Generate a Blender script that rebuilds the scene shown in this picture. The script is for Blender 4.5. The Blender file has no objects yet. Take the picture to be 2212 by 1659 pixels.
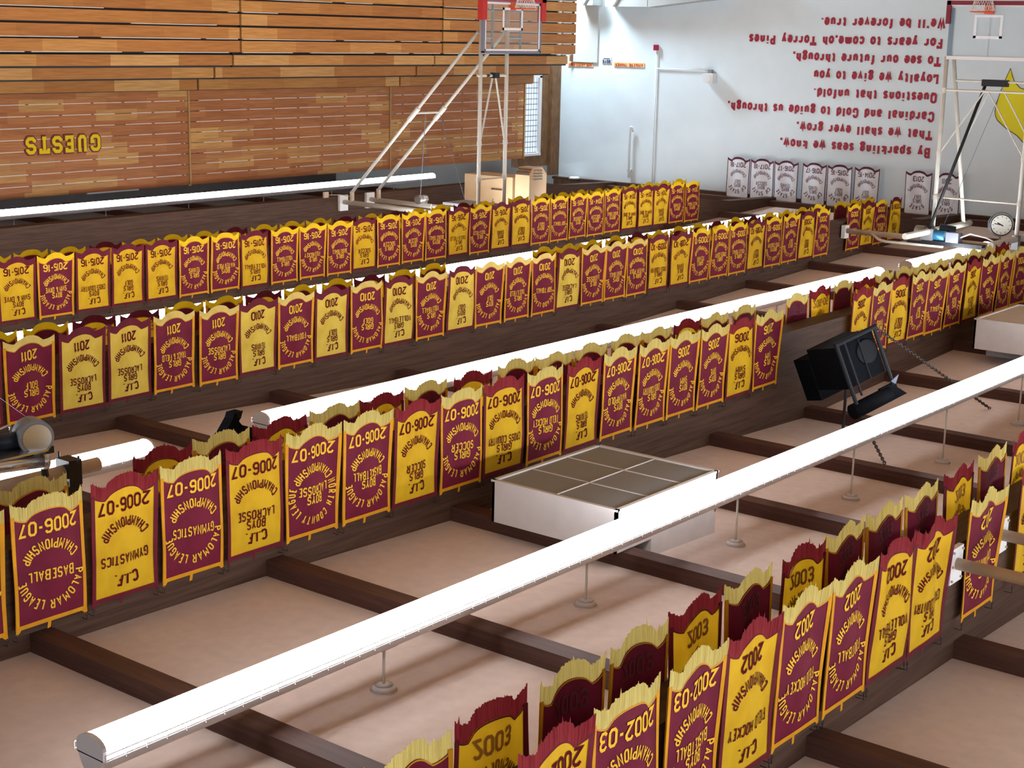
import bpy, bmesh, math, random
from mathutils import Vector, Matrix
from math import sin, cos, pi, radians

# ------------------------------------------------------------------ camera, world, exposure
sc = bpy.context.scene
COL = sc.collection
S = 0.93            # metres per survey unit
H = 3.52            # camera height above the gym floor (m)

def W(x, y, z):     # survey coordinates (camera at origin, x to the bleachers, y along the beams) to metres
    return Vector((x * S, y * S, z * S + H))

cam_data = bpy.data.cameras.new('camera')
cam_data.sensor_fit = 'HORIZONTAL'
cam_data.sensor_width = 36.0
cam_data.lens = 3332.05 / 2212 * 36.0
cam_data.clip_start = 0.05
cam_data.clip_end = 300
cam = bpy.data.objects.new('camera', cam_data)
COL.objects.link(cam)
a_, b_, c_ = 0.6654408, 0.224450199, 0.0224643337      # yaw, pitch, roll: the phone was held upside down
M0 = Matrix(((-cos(a_), 0, sin(a_)), (sin(a_), 0, cos(a_)), (0, 1, 0)))
RX = Matrix(((1, 0, 0), (0, cos(b_), -sin(b_)), (0, sin(b_), cos(b_))))
RZ = Matrix(((cos(c_), -sin(c_), 0), (sin(c_), cos(c_), 0), (0, 0, 1)))
AX = M0 @ RX.transposed() @ RZ.transposed()
rot = AX @ Matrix(((1, 0, 0), (0, -1, 0), (0, 0, -1)))
cam.matrix_world = Matrix.Translation((0, 0, H)) @ rot.to_4x4()
sc.camera = cam

world = bpy.data.worlds.new('world')
sc.world = world
world.use_nodes = True
bg = world.node_tree.nodes['Background']
bg.inputs['Color'].default_value = (0.80, 0.88, 1.0, 1)
bg.inputs['Strength'].default_value = 0.85

TUBE_EMIT = 30.0
FILL_W = 750.0
def area_light(name, loc, direction, sx, sy, power, color):
    l = bpy.data.lights.new(name, 'AREA'); l.shape = 'RECTANGLE'; l.size = sx; l.size_y = sy
    l.energy = power; l.color = color
    o = bpy.data.objects.new(name, l); COL.objects.link(o)
    o.location = loc; o.rotation_euler = Vector(direction).to_track_quat('-Z', 'Y').to_euler()
    return o
# added lamp below the frame for the far wall's cool glow; no doors built
area_light('corner_fill', W(28.3, 37.45, -2.85), (-0.62, 0.30, 1.0), 0.8, 1.6, FILL_W, (0.72, 0.88, 1.0))

sc.view_settings.view_transform = 'Standard'
sc.view_settings.look = 'None'
sc.view_settings.gamma = 1.0
sc.view_settings.use_curve_mapping = False
sc.view_settings.exposure = 0.0

# ------------------------------------------------------------------ materials
MATS = {}
def new_mat(name):
    m = bpy.data.materials.new(name); m.use_nodes = True
    MATS[name] = m
    return m, m.node_tree, m.node_tree.nodes['Principled BSDF']

def plain(name, col, rough=0.6, metal=0.0, noise=0.0, nscale=12.0, bump=0.0, spec=0.5):
    m, nt, p = new_mat(name)
    p.inputs['Base Color'].default_value = (*col, 1)
    p.inputs['Roughness'].default_value = rough
    p.inputs['Metallic'].default_value = metal
    p.inputs['Specular IOR Level'].default_value = spec
    if noise or bump:
        tc = nt.nodes.new('ShaderNodeTexCoord'); n = nt.nodes.new('ShaderNodeTexNoise')
        n.inputs['Scale'].default_value = nscale; n.inputs['Detail'].default_value = 5
        nt.links.new(tc.outputs['Object'], n.inputs['Vector'])
        if noise:
            r = nt.nodes.new('ShaderNodeValToRGB')
            r.color_ramp.elements[0].position = 0.3; r.color_ramp.elements[1].position = 0.7
            r.color_ramp.elements[0].color = (*[c * (1 - noise) for c in col], 1)
            r.color_ramp.elements[1].color = (*[min(1, c * (1 + noise)) for c in col], 1)
            nt.links.new(n.outputs['Fac'], r.inputs['Fac']); nt.links.new(r.outputs['Color'], p.inputs['Base Color'])
        if bump:
            b = nt.nodes.new('ShaderNodeBump'); b.inputs['Strength'].default_value = bump; b.inputs['Distance'].default_value = 0.02
            nt.links.new(n.outputs['Fac'], b.inputs['Height']); nt.links.new(b.outputs['Normal'], p.inputs['Normal'])
    return m

def wood(name, c0, c1, scale=(6, 0.5, 14), rough=0.5, bump=0.05):
    m, nt, p = new_mat(name)
    tc = nt.nodes.new('ShaderNodeTexCoord'); mp = nt.nodes.new('ShaderNodeMapping'); n = nt.nodes.new('ShaderNodeTexNoise')
    mp.inputs['Scale'].default_value = scale
    n.inputs['Scale'].default_value = 2.0; n.inputs['Detail'].default_value = 6; n.inputs['Roughness'].default_value = 0.6
    r = nt.nodes.new('ShaderNodeValToRGB')
    r.color_ramp.elements[0].position = 0.32; r.color_ramp.elements[0].color = (*c0, 1)
    r.color_ramp.elements[1].position = 0.70; r.color_ramp.elements[1].color = (*c1, 1)
    L = nt.links.new
    L(tc.outputs['Object'], mp.inputs['Vector']); L(mp.outputs['Vector'], n.inputs['Vector'])
    L(n.outputs['Fac'], r.inputs['Fac']); L(r.outputs['Color'], p.inputs['Base Color'])
    p.inputs['Roughness'].default_value = rough; p.inputs['Specular IOR Level'].default_value = 0.2
    b = nt.nodes.new('ShaderNodeBump'); b.inputs['Strength'].default_value = bump; b.inputs['Distance'].default_value = 0.01
    L(n.outputs['Fac'], b.inputs['Height']); L(b.outputs['Normal'], p.inputs['Normal'])
    return m

def patchwork(name, cols, length=1.15, height=0.2297, rough=0.42):
    """Laminated bleacher boards: lengths of differently stained wood along each course."""
    m, nt, p = new_mat(name); L = nt.links.new
    tc = nt.nodes.new('ShaderNodeTexCoord'); sp = nt.nodes.new('ShaderNodeSeparateXYZ')
    L(tc.outputs['Object'], sp.inputs['Vector'])
    def math_(op, a, b=None, v=None):
        n = nt.nodes.new('ShaderNodeMath'); n.operation = op
        L(a, n.inputs[0])
        if b is not None: L(b, n.inputs[1])
        if v is not None: n.inputs[1].default_value = v
        return n.outputs[0]
    row = math_('FLOOR', math_('DIVIDE', sp.outputs['Z'], v=height))
    wn = nt.nodes.new('ShaderNodeTexWhiteNoise'); wn.noise_dimensions = '1D'; L(row, wn.inputs['W'])
    off = math_('MULTIPLY', wn.outputs['Value'], v=7.0)
    cell = math_('FLOOR', math_('DIVIDE', math_('ADD', sp.outputs['Y'], off), v=length))
    cb = nt.nodes.new('ShaderNodeCombineXYZ'); L(row, cb.inputs['X']); L(cell, cb.inputs['Y'])
    w2 = nt.nodes.new('ShaderNodeTexWhiteNoise'); w2.noise_dimensions = '2D'; L(cb.outputs['Vector'], w2.inputs['Vector'])
    r = nt.nodes.new('ShaderNodeValToRGB'); cr = r.color_ramp
    while len(cr.elements) < len(cols): cr.elements.new(0.5)
    for i, c in enumerate(cols):
        cr.elements[i].position = i / (len(cols) - 1); cr.elements[i].color = (*c, 1)
    L(w2.outputs['Value'], r.inputs['Fac'])
    mp = nt.nodes.new('ShaderNodeMapping'); mp.inputs['Scale'].default_value = (4, 1.2, 22)
    L(tc.outputs['Object'], mp.inputs['Vector'])
    n = nt.nodes.new('ShaderNodeTexNoise'); n.inputs['Scale'].default_value = 1.6; n.inputs['Detail'].default_value = 7
    L(mp.outputs['Vector'], n.inputs['Vector'])
    mx = nt.nodes.new('ShaderNodeMix'); mx.data_type = 'RGBA'; mx.blend_type = 'MULTIPLY'; mx.inputs['Factor'].default_value = 0.6
    r2 = nt.nodes.new('ShaderNodeValToRGB'); r2.color_ramp.elements[0].color = (0.55, 0.5, 0.45, 1); r2.color_ramp.elements[1].color = (1, 1, 1, 1)
    r2.color_ramp.elements[0].position = 0.3; r2.color_ramp.elements[1].position = 0.65
    L(n.outputs['Fac'], r2.inputs['Fac'])
    p.inputs['Specular IOR Level'].default_value = 0.2
    L(r.outputs['Color'], mx.inputs[6]); L(r2.outputs['Color'], mx.inputs[7]); L(mx.outputs[2], p.inputs['Base Color'])
    p.inputs['Roughness'].default_value = rough
    return m

def cloth(name, col, col2, trans=0.25, rough=0.55, stripes=0.0, sheen=0.2):
    m, nt, p = new_mat(name); L = nt.links.new
    tc = nt.nodes.new('ShaderNodeTexCoord'); n = nt.nodes.new('ShaderNodeTexNoise')
    mp = nt.nodes.new('ShaderNodeMapping'); L(tc.outputs['Object'], mp.inputs['Vector'])
    mp.inputs['Scale'].default_value = (160, 1, 3) if stripes else (5, 1, 3.5)
    n.inputs['Scale'].default_value = 1.0; n.inputs['Detail'].default_value = 3
    L(mp.outputs['Vector'], n.inputs['Vector'])
    r = nt.nodes.new('ShaderNodeValToRGB'); r.color_ramp.elements[0].position = 0.33; r.color_ramp.elements[1].position = 0.6
    r.color_ramp.elements[0].color = (*col2, 1); r.color_ramp.elements[1].color = (*col, 1)
    L(n.outputs['Fac'], r.inputs['Fac']); L(r.outputs['Color'], p.inputs['Base Color'])
    p.inputs['Roughness'].default_value = max(rough, .65)
    p.inputs['Specular IOR Level'].default_value = 0.15
    b = nt.nodes.new('ShaderNodeBump'); b.inputs['Strength'].default_value = 0.5 if stripes else 0.25; b.inputs['Distance'].default_value = 0.02
    L(n.outputs['Fac'], b.inputs['Height']); L(b.outputs['Normal'], p.inputs['Normal'])
    if trans:
        t = nt.nodes.new('ShaderNodeBsdfTranslucent'); L(r.outputs['Color'], t.inputs['Color'])
        mix = nt.nodes.new('ShaderNodeMixShader'); mix.inputs[0].default_value = trans
        out = nt.nodes['Material Output']
        L(p.outputs[0], mix.inputs[1]); L(t.outputs[0], mix.inputs[2]); L(mix.outputs[0], out.inputs['Surface'])
    return m

def emitter(name, col, strength):
    m, nt, p = new_mat(name)
    p.inputs['Base Color'].default_value = (0.9, 0.9, 0.9, 1)
    p.inputs['Emission Color'].default_value = (*col, 1); p.inputs['Emission Strength'].default_value = strength
    return m

def glassy(name, tint, alpha):
    m, nt, p = new_mat(name)
    p.inputs['Base Color'].default_value = (*tint, 1); p.inputs['Roughness'].default_value = 0.08
    t = nt.nodes.new('ShaderNodeBsdfTransparent'); mix = nt.nodes.new('ShaderNodeMixShader'); mix.inputs[0].default_value = alpha
    out = nt.nodes['Material Output']
    nt.links.new(t.outputs[0], mix.inputs[1]); nt.links.new(p.outputs[0], mix.inputs[2]); nt.links.new(mix.outputs[0], out.inputs['Surface'])
    return m

def mesh_grille(name):
    m, nt, p = new_mat(name); L = nt.links.new
    tc = nt.nodes.new('ShaderNodeTexCoord'); ck = nt.nodes.new('ShaderNodeTexChecker'); ck.inputs['Scale'].default_value = 55
    mp = nt.nodes.new('ShaderNodeMapping'); mp.inputs['Rotation'].default_value = (0, 0, 0.785)
    L(tc.outputs['Object'], mp.inputs['Vector']); L(mp.outputs['Vector'], ck.inputs['Vector'])
    ck.inputs['Color1'].default_value = (0.37, 0.39, 0.41, 1); ck.inputs['Color2'].default_value = (0.11, 0.12, 0.13, 1)
    L(ck.outputs['Color'], p.inputs['Base Color']); p.inputs['Roughness'].default_value = 0.7
    return m

plain('stucco', (0.60, 0.485, 0.435), 0.95, noise=0.05, nscale=9, bump=0.12, spec=0.1)
plain('bay_ceiling', (0.22, 0.21, 0.22), 0.9)
wood('beam_wood', (0.050, 0.025, 0.016), (0.100, 0.053, 0.034), (9, 0.7, 16), 0.6)
wood('joist_wood', (0.058, 0.025, 0.018), (0.098, 0.045, 0.034), (0.7, 9, 16), 0.6)
wood('trim_wood', (0.15, 0.075, 0.035), (0.26, 0.14, 0.065), (5, 5, 2), 0.5)
wood('floor_wood', (0.36, 0.20, 0.085), (0.52, 0.31, 0.14), (12, 0.6, 1), 0.3)
plain('wall_paint', (0.74, 0.85, 0.91), 0.85, noise=0.03, nscale=1.5, spec=0.2)
plain('side_paint', (0.60, 0.62, 0.64), 0.85, noise=0.03, nscale=2)
plain('dark_paint', (0.10, 0.095, 0.10), 0.8, noise=0.1, nscale=3)
patchwork('bleacher_wood', [(0.42, 0.165, 0.045), (0.52, 0.22, 0.06), (0.46, 0.185, 0.05), (0.60, 0.29, 0.085), (0.49, 0.20, 0.055), (0.72, 0.40, 0.14)], 1.7, 0.2745)
patchwork('panel_wood', [(0.46, 0.170, 0.062), (0.53, 0.205, 0.075), (0.49, 0.19, 0.07), (0.58, 0.235, 0.085), (0.47, 0.175, 0.065), (0.72, 0.40, 0.135)], 1.05, 0.2297)
plain('white_metal', (0.66, 0.64, 0.57), 0.45, noise=0.05, nscale=6)
plain('dusty_pipe', (0.50, 0.38, 0.27), 0.6, noise=0.15, nscale=4)
plain('shutter_paint', (0.58, 0.60, 0.59), 0.6)
plain('ledge_grey', (0.40, 0.41, 0.40), 0.7)
plain('white_plastic', (0.8, 0.8, 0.8), 0.5)
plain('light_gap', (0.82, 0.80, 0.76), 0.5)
plain('fixture_white', (0.74, 0.74, 0.76), 0.4)
emitter('tube_light', (0.93, 0.96, 1.0), TUBE_EMIT)
plain('grey_metal', (0.32, 0.34, 0.36), 0.45, metal=0.4)
plain('chrome', (0.62, 0.62, 0.62), 0.25, metal=0.9)
plain('black_metal', (0.012, 0.013, 0.016), 0.5)
plain('speaker_black', (0.006, 0.007, 0.010), 0.7, noise=0.2, nscale=20, spec=0.04)
plain('speaker_cone', (0.012, 0.013, 0.016), 0.7, spec=0.15)
plain('motor_blue', (0.03, 0.16, 0.30), 0.4, metal=0.3)
plain('motor_navy', (0.012, 0.025, 0.05), 0.35, metal=0.3)
plain('yoke_steel', (0.014, 0.016, 0.021), 0.6, spec=0.2)
plain('strap_grey', (0.13, 0.16, 0.22), 0.6)
plain('rim_orange', (0.72, 0.10, 0.025), 0.45)
plain('pad_red', (0.55, 0.035, 0.03), 0.5)
plain('pad_maroon', (0.22, 0.015, 0.03), 0.5)
plain('frame_grey', (0.20, 0.22, 0.29), 0.5)
plain('bar_steel', (0.20, 0.27, 0.33), 0.4, metal=0.3)
plain('net_cord', (0.80, 0.78, 0.75), 0.8)
glassy('board_glass', (0.62, 0.60, 0.55), 0.14)
glassy('board_acrylic', (0.62, 0.72, 0.76), 0.45)
plain('target_white', (0.85, 0.87, 0.92), 0.5)
plain('duct_white', (0.62, 0.58, 0.57), 0.7, noise=0.05, nscale=5)
mesh_grille('grille_mesh')
plain('heater_tan', (0.70, 0.50, 0.29), 0.5, noise=0.04, nscale=3)
plain('heater_slot', (0.10, 0.06, 0.035), 0.6)
plain('letter_red', (0.36, 0.012, 0.035), 0.6)
plain('mural_yellow', (0.84, 0.76, 0.0), 0.6)
plain('mural_line', (0.09, 0.09, 0.08), 0.6)
plain('sign_orange', (0.85, 0.50, 0.24), 0.6)
plain('sign_paper', (0.75, 0.80, 0.84), 0.6)
plain('sign_navy', (0.02, 0.05, 0.13), 0.6)
plain('sign_red', (0.62, 0.12, 0.04), 0.6)
plain('seam_wood', (0.50, 0.30, 0.10), 0.5)
plain('guests_yellow', (0.92, 0.66, 0.02), 0.8, spec=0.1)
plain('guests_maroon', (0.20, 0.02, 0.02), 0.5)
plain('alarm_red', (0.33, 0.01, 0.06), 0.4)
plain('clock_face', (0.85, 0.87, 0.80), 0.4)
plain('chain_steel', (0.05, 0.035, 0.03), 0.5, metal=0.5)
cloth('maroon_cloth', (0.170, 0.012, 0.034), (0.128, 0.008, 0.025), 0.06, 0.42)
cloth('gold_cloth', (0.86, 0.53, 0.022), (0.74, 0.42, 0.014), 0.28, 0.45)
cloth('lemon_cloth', (0.84, 0.62, 0.10), (0.74, 0.50, 0.06), 0.25, 0.6)
cloth('cream_plain', (0.84, 0.66, 0.20), (0.74, 0.55, 0.14), 0.3, 0.6)
cloth('white_cloth', (0.88, 0.93, 0.99), (0.82, 0.87, 0.94), 0.08, 0.6)
cloth('orange_trim', (0.74, 0.34, 0.015), (0.62, 0.26, 0.01), 0.1)
cloth('maroon_trim', (0.16, 0.014, 0.026), (0.12, 0.010, 0.020), 0.08)
cloth('cream_fringe', (0.82, 0.68, 0.22), (0.60, 0.46, 0.13), 0.3, 0.7, stripes=1)
cloth('red_fringe', (0.30, 0.028, 0.035), (0.19, 0.012, 0.02), 0.2, 0.7, stripes=1)
cloth('yellow_fringe', (0.86, 0.58, 0.012), (0.78, 0.50, 0.01), 0.15, 0.6)
cloth('plum_fringe', (0.15, 0.012, 0.028), (0.11, 0.010, 0.02), 0.1, 0.6)
cloth('purple_fringe', (0.13, 0.035, 0.075), (0.09, 0.02, 0.05), 0.1, 0.6)
plain('letter_gold', (0.80, 0.46, 0.04), 0.8, spec=0.1)
plain('letter_maroon', (0.095, 0.006, 0.011), 0.8, spec=0.05)
plain('letter_purple', (0.13, 0.02, 0.06), 0.55)
plain('letter_back_gold', (0.36, 0.15, 0.012), 0.7)
plain('letter_back_maroon', (0.115, 0.009, 0.022), 0.7)
plain('letter_outline', (0.40, 0.10, 0.03), 0.6)

# glass block window
m, nt, p = new_mat('glass_block'); L = nt.links.new
tc = nt.nodes.new('ShaderNodeTexCoord'); sp = nt.nodes.new('ShaderNodeSeparateXYZ'); L(tc.outputs['Object'], sp.inputs['Vector'])
cb = nt.nodes.new('ShaderNodeCombineXYZ'); L(sp.outputs['Y'], cb.inputs['X']); L(sp.outputs['Z'], cb.inputs['Y'])
bk = nt.nodes.new('ShaderNodeTexBrick'); bk.offset = 0.0
bk.inputs['Scale'].default_value = 1.0; bk.inputs['Brick Width'].default_value = 0.118; bk.inputs['Row Height'].default_value = 0.15
bk.inputs['Mortar Size'].default_value = 0.016; bk.inputs['Mortar Smooth'].default_value = 0.6
bk.inputs['Color1'].default_value = (0.62, 0.70, 0.80, 1); bk.inputs['Color2'].default_value = (0.50, 0.58, 0.68, 1); bk.inputs['Mortar'].default_value = (0.10, 0.11, 0.13, 1)
L(cb.outputs['Vector'], bk.inputs['Vector']); L(bk.outputs['Color'], p.inputs['Base Color']); L(bk.outputs['Color'], p.inputs['Emission Color'])
p.inputs['Emission Strength'].default_value = 0.9; p.inputs['Roughness'].default_value = 0.25

# light through the bleacher slits, painted as pale strips, broken where the brackets cross
m, nt, p = new_mat('painted_slit_light'); L = nt.links.new
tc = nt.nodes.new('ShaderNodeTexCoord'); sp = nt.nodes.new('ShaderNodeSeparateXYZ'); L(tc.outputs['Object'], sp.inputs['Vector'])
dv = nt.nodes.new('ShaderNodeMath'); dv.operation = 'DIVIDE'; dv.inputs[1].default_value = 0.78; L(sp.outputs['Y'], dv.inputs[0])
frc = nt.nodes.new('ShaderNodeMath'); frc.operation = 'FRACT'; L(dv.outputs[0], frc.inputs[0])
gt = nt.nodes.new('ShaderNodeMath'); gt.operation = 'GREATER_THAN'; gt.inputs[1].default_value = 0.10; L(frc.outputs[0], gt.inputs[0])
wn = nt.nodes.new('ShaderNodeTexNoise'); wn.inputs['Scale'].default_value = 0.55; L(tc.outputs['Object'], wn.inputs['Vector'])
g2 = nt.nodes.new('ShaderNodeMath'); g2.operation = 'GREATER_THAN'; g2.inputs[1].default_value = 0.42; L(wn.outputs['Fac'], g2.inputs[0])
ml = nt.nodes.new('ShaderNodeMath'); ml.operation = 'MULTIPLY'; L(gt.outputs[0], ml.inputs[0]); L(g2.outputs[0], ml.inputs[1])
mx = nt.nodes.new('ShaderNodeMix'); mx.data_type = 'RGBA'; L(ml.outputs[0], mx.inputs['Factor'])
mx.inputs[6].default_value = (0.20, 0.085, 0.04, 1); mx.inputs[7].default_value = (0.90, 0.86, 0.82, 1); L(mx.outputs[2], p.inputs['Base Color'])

# ------------------------------------------------------------------ mesh helpers
class MB:
    def __init__(s): s.v = []; s.f = []; s.m = []
    def add(s, vs, fs, mi=0):
        b = len(s.v); s.v += [Vector(v) for v in vs]
        s.f += [[b + i for i in f] for f in fs]; s.m += [mi] * len(fs); return s
    def box(s, p0, p1, mi=0):
        (x0, y0, z0), (x1, y1, z1) = p0, p1
        x0, x1 = min(x0, x1), max(x0, x1); y0, y1 = min(y0, y1), max(y0, y1); z0, z1 = min(z0, z1), max(z0, z1)
        v = [(x0, y0, z0), (x1, y0, z0), (x1, y1, z0), (x0, y1, z0), (x0, y0, z1), (x1, y0, z1), (x1, y1, z1), (x0, y1, z1)]
        return s.add(v, [(0, 3, 2, 1), (4, 5, 6, 7), (0, 1, 5, 4), (1, 2, 6, 5), (2, 3, 7, 6), (3, 0, 4, 7)], mi)
    def wbox(s, p0, p1, mi=0): return s.box(W(*p0), W(*p1), mi)
    def tube(s, p, q, r, n=10, mi=0, r2=None):
        p, q = Vector(p), Vector(q); d = (q - p).normalized(); r2 = r if r2 is None else r2
        u = d.orthogonal().normalized(); w = d.cross(u)
        vs = [p + (u * cos(2 * pi * i / n) + w * sin(2 * pi * i / n)) * r for i in range(n)] + \
             [q + (u * cos(2 * pi * i / n) + w * sin(2 * pi * i / n)) * r2 for i in range(n)]
        fs = [(i, (i + 1) % n, n + (i + 1) % n, n + i) for i in range(n)] + [tuple(range(n - 1, -1, -1)), tuple(range(n, 2 * n))]
        return s.add(vs, fs, mi)
    def wtube(s, p, q, r, n=10, mi=0, r2=None): return s.tube(W(*p), W(*q), r, n, mi, r2)
    def path(s, pts, r, n=8, mi=0, closed=False):
        pts = [Vector(q) for q in pts]; k = len(pts); rings = []; u = None
        for i in range(k):
            a = pts[(i - 1) % k] if (closed or i > 0) else pts[i]; b = pts[(i + 1) % k] if (closed or i < k - 1) else pts[i]
            d = (b - a).normalized()
            if u is None: u = d.orthogonal().normalized()
            u = (u - d * u.dot(d)).normalized(); w = d.cross(u)
            rings.append([pts[i] + (u * cos(2 * pi * j / n) + w * sin(2 * pi * j / n)) * r for j in range(n)])
        vs = [v for ring in rings for v in ring]; fs = []
        for i in range(k if closed else k - 1):
            i2 = (i + 1) % k
            fs += [(i * n + j, i * n + (j + 1) % n, i2 * n + (j + 1) % n, i2 * n + j) for j in range(n)]
        if not closed: fs += [tuple(range(n - 1, -1, -1)), tuple((k - 1) * n + j for j in range(n))]
        return s.add(vs, fs, mi)
    def prism(s, poly, vec, mi=0):      # planar 3D polygon swept by vec
        n = len(poly); vec = Vector(vec); vs = [Vector(q) for q in poly] + [Vector(q) + vec for q in poly]
        return s.add(vs, [tuple(range(n - 1, -1, -1)), tuple(range(n, 2 * n))] + [(i, (i + 1) % n, n + (i + 1) % n, n + i) for i in range(n)], mi)
    def mesh(s, name, mats, smooth=False):
        me = bpy.data.meshes.new(name); me.from_pydata([tuple(v) for v in s.v], [], s.f)
        for mt in (mats if isinstance(mats, (list, tuple)) else [mats]): me.materials.append(MATS[mt])
        me.polygons.foreach_set('material_index', s.m)
        if smooth: me.polygons.foreach_set('use_smooth', [True] * len(s.f))
        me.update(); return me
    def fix(s, me):
        bm = bmesh.new(); bm.from_mesh(me); bmesh.ops.recalc_face_normals(bm, faces=bm.faces); bm.to_mesh(me); bm.free(); return me
    def build(s, name, mats, parent=None, smooth=False, fix=True):
        """Vertices are world coordinates; the object's origin goes to its parent or to its own base centre."""
        if parent is not None: base = parent_world(parent)
        else:
            lo = [min(v[i] for v in s.v) for i in range(3)]; hi = [max(v[i] for v in s.v) for i in range(3)]
            base = Vector(((lo[0] + hi[0]) / 2, (lo[1] + hi[1]) / 2, lo[2]))
        s.v = [v - base for v in s.v]
        me = s.mesh(name, mats, smooth)
        if fix: s.fix(me)
        o = bpy.data.objects.new(name, me); COL.objects.link(o)
        if parent is not None: o.parent = parent
        else: o.location = base
        if smooth:
            for pl in me.polygons: pl.use_smooth = len(pl.vertices) == 4
        return o
def parent_world(o):
    v = Vector((0, 0, 0))
    while o is not None: v += o.location; o = o.parent
    return v
def tag(o, label, cat, group=None):
    o['label'] = label; o['category'] = cat
    if group: o['group'] = group
    return o
def empty(name, loc, label=None, cat=None, group=None):
    o = bpy.data.objects.new(name, None); o.empty_display_size = 0.1; COL.objects.link(o); o.location = loc
    if label: tag(o, label, cat, group)
    return o
def struct(o): o['kind'] = 'structure'; return o

# ------------------------------------------------------------------ lettering (stroke alphabets drawn here)
BLOCK = {
 'A': (4, "00 06h 16 36 45 40|03 43"), 'B': (4, "00 06 36 45 44 33 42 41 30 00|03 33"), 'C': (4, "45 36 16 05 01 10 30 41"),
 'D': (4, "00 06 36 45 41 30 00"), 'E': (3.4, "36 06 00 30|03 23"), 'F': (3.4, "36 06 00|03 23"), 'G': (4, "45 36 16 05 01 10 30 41 43 23"),
 'H': (4, "00 06|40 46|03 43"), 'I': (0, "00 06"), 'J': (3, "36 31 20 10 01"), 'K': (4, "00 06|46 03 40"), 'L': (3.2, "06 00 30"),
 'M': (5, "00 06 a3 56 50"), 'N': (4, "00 06 40 46"), 'O': (4, "10 30 41 45 36 16 05 01 10"), 'P': (4, "00 06 36 45 44 33 03"),
 'Q': (4, "10 30 41 45 36 16 05 01 10|32 50"), 'R': (4, "00 06 36 45 44 33 03|23 40"), 'S': (4, "45 36 16 05 04 13 33 42 41 30 10 01"),
 'T': (4, "06 46|26 20"), 'U': (4, "06 01 10 30 41 46"), 'V': (4, "06 20 46"), 'W': (5, "06 10 a4 40 56"), 'X': (4, "00 46|06 40"),
 'Y': (4, "06 23 46|23 20"), 'Z': (4, "06 46 00 40"),
 '0': (3.6, "10 30 41 45 36 16 05 01 10"), '1': (0.6, "10 16 05"), '2': (3.6, "05 16 36 45 44 00 40"), '3': (3.6, "05 16 36 45 44 33 42 41 30 10 01|33 13"),
 '4': (4, "30 36 02 42"), '5': (3.6, "46 06 03 33 42 41 30 10 01"), '6': (3.6, "45 36 16 05 01 10 30 41 42 33 03"), '7': (3.6, "06 46 10"),
 '8': (3.6, "13 04 05 16 36 45 44 33 13 02 01 10 30 41 42 33"), '9': (3.6, "01 10 30 41 45 36 16 05 04 13 43"),
 '-': (1.6, "03 23"), '.': (0, "00 0q"), '&': (4.2, "40 05 16 25 02 01 10 20 42"), "'": (0, "05 06"), ',': (0, "0n 00"), ' ': (1.6, ""),
}
BLOCK['A'] = (4, "00 26 40|12 32")
def parse(code):
    xs = {'a': 2.5}; ys = {'h': 6, 'q': 0.7, 'n': -1.4}
    out = []
    for pl in code.split('|'):
        pts = []
        for t in pl.split():
            x = xs.get(t[0]); x = float(t[0]) if x is None else x
            y = ys.get(t[1]); y = float(t[1]) if y is None else y
            pts.append((x, y))
        if len(pts) > 1: out.append(pts)
    return out
BLOCK['A'] = (4, None, [[(0, 0), (2, 6), (4, 0)], [(0.75, 1.9), (3.25, 1.9)]])
GLY = {}
for k, g in BLOCK.items(): GLY[k] = (g[0], g[2] if len(g) > 2 else parse(g[1]))

def ribbon(pts, t):
    """2D polyline to list of quads with mitred joints."""
    closed = pts[0] == pts[-1] and len(pts) > 2
    if closed: pts = pts[:-1]
    n = len(pts); left = []; right = []
    for i in range(n):
        p = Vector(pts[i])
        a = Vector(pts[(i - 1) % n]) if (closed or i > 0) else None
        b = Vector(pts[(i + 1) % n]) if (closed or i < n - 1) else None
        d1 = (p - a).normalized() if a is not None else None; d2 = (b - p).normalized() if b is not None else None
        if d1 is None: d1 = d2
        if d2 is None: d2 = d1
        n1 = Vector((-d1.y, d1.x)); n2 = Vector((-d2.y, d2.x)); m = n1 + n2
        if m.length < 0.3: m = n1
        else: m = m.normalized()
        k = t / 2 / max(0.45, m.dot(n1))
        left.append(p + m * k); right.append(p - m * k)
    qs = []
    for i in range(n if closed else n - 1):
        j = (i + 1) % n
        qs.append([right[i], right[j], left[j], left[i]])
    return qs

def text_quads(txt, height, stroke, font=GLY, track=1.25, wscale=1.0):
    """Lay a line of text out from x=0; returns [(letter centre x, [quads])] and width. Baseline y=0."""
    u = height / 6.0; x = 0; out = []
    for ch in txt:
        w, pls = font[ch][0], font[ch][1]
        qs = []
        for pl in pls:
            for q in ribbon([(px * u * wscale, py * u) for px, py in pl], stroke):
                qs.append([Vector((v.x + x, v.y)) for v in q])
        for q in (font[ch][2] if len(font[ch]) > 2 else []):
            qs.append([Vector((px * u * wscale + x, py * u)) for px, py in q])
        out.append((x + w * u * wscale / 2, qs))
        x += w * u * wscale + track * u * wscale + stroke * 0.9
    return out, x - track * u * wscale - stroke * 0.9
def straight(txt, cx, y, height, stroke, maxw=None, slant=0, **k):
    g, w = text_quads(txt, height, stroke, **k)
    sx = min(1.0, maxw / w) if maxw else 1.0
    return [[Vector(((v.x - w / 2) * sx + cx + slant * v.y, v.y + y)) for v in q] for _, qs in g for q in qs]
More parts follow.
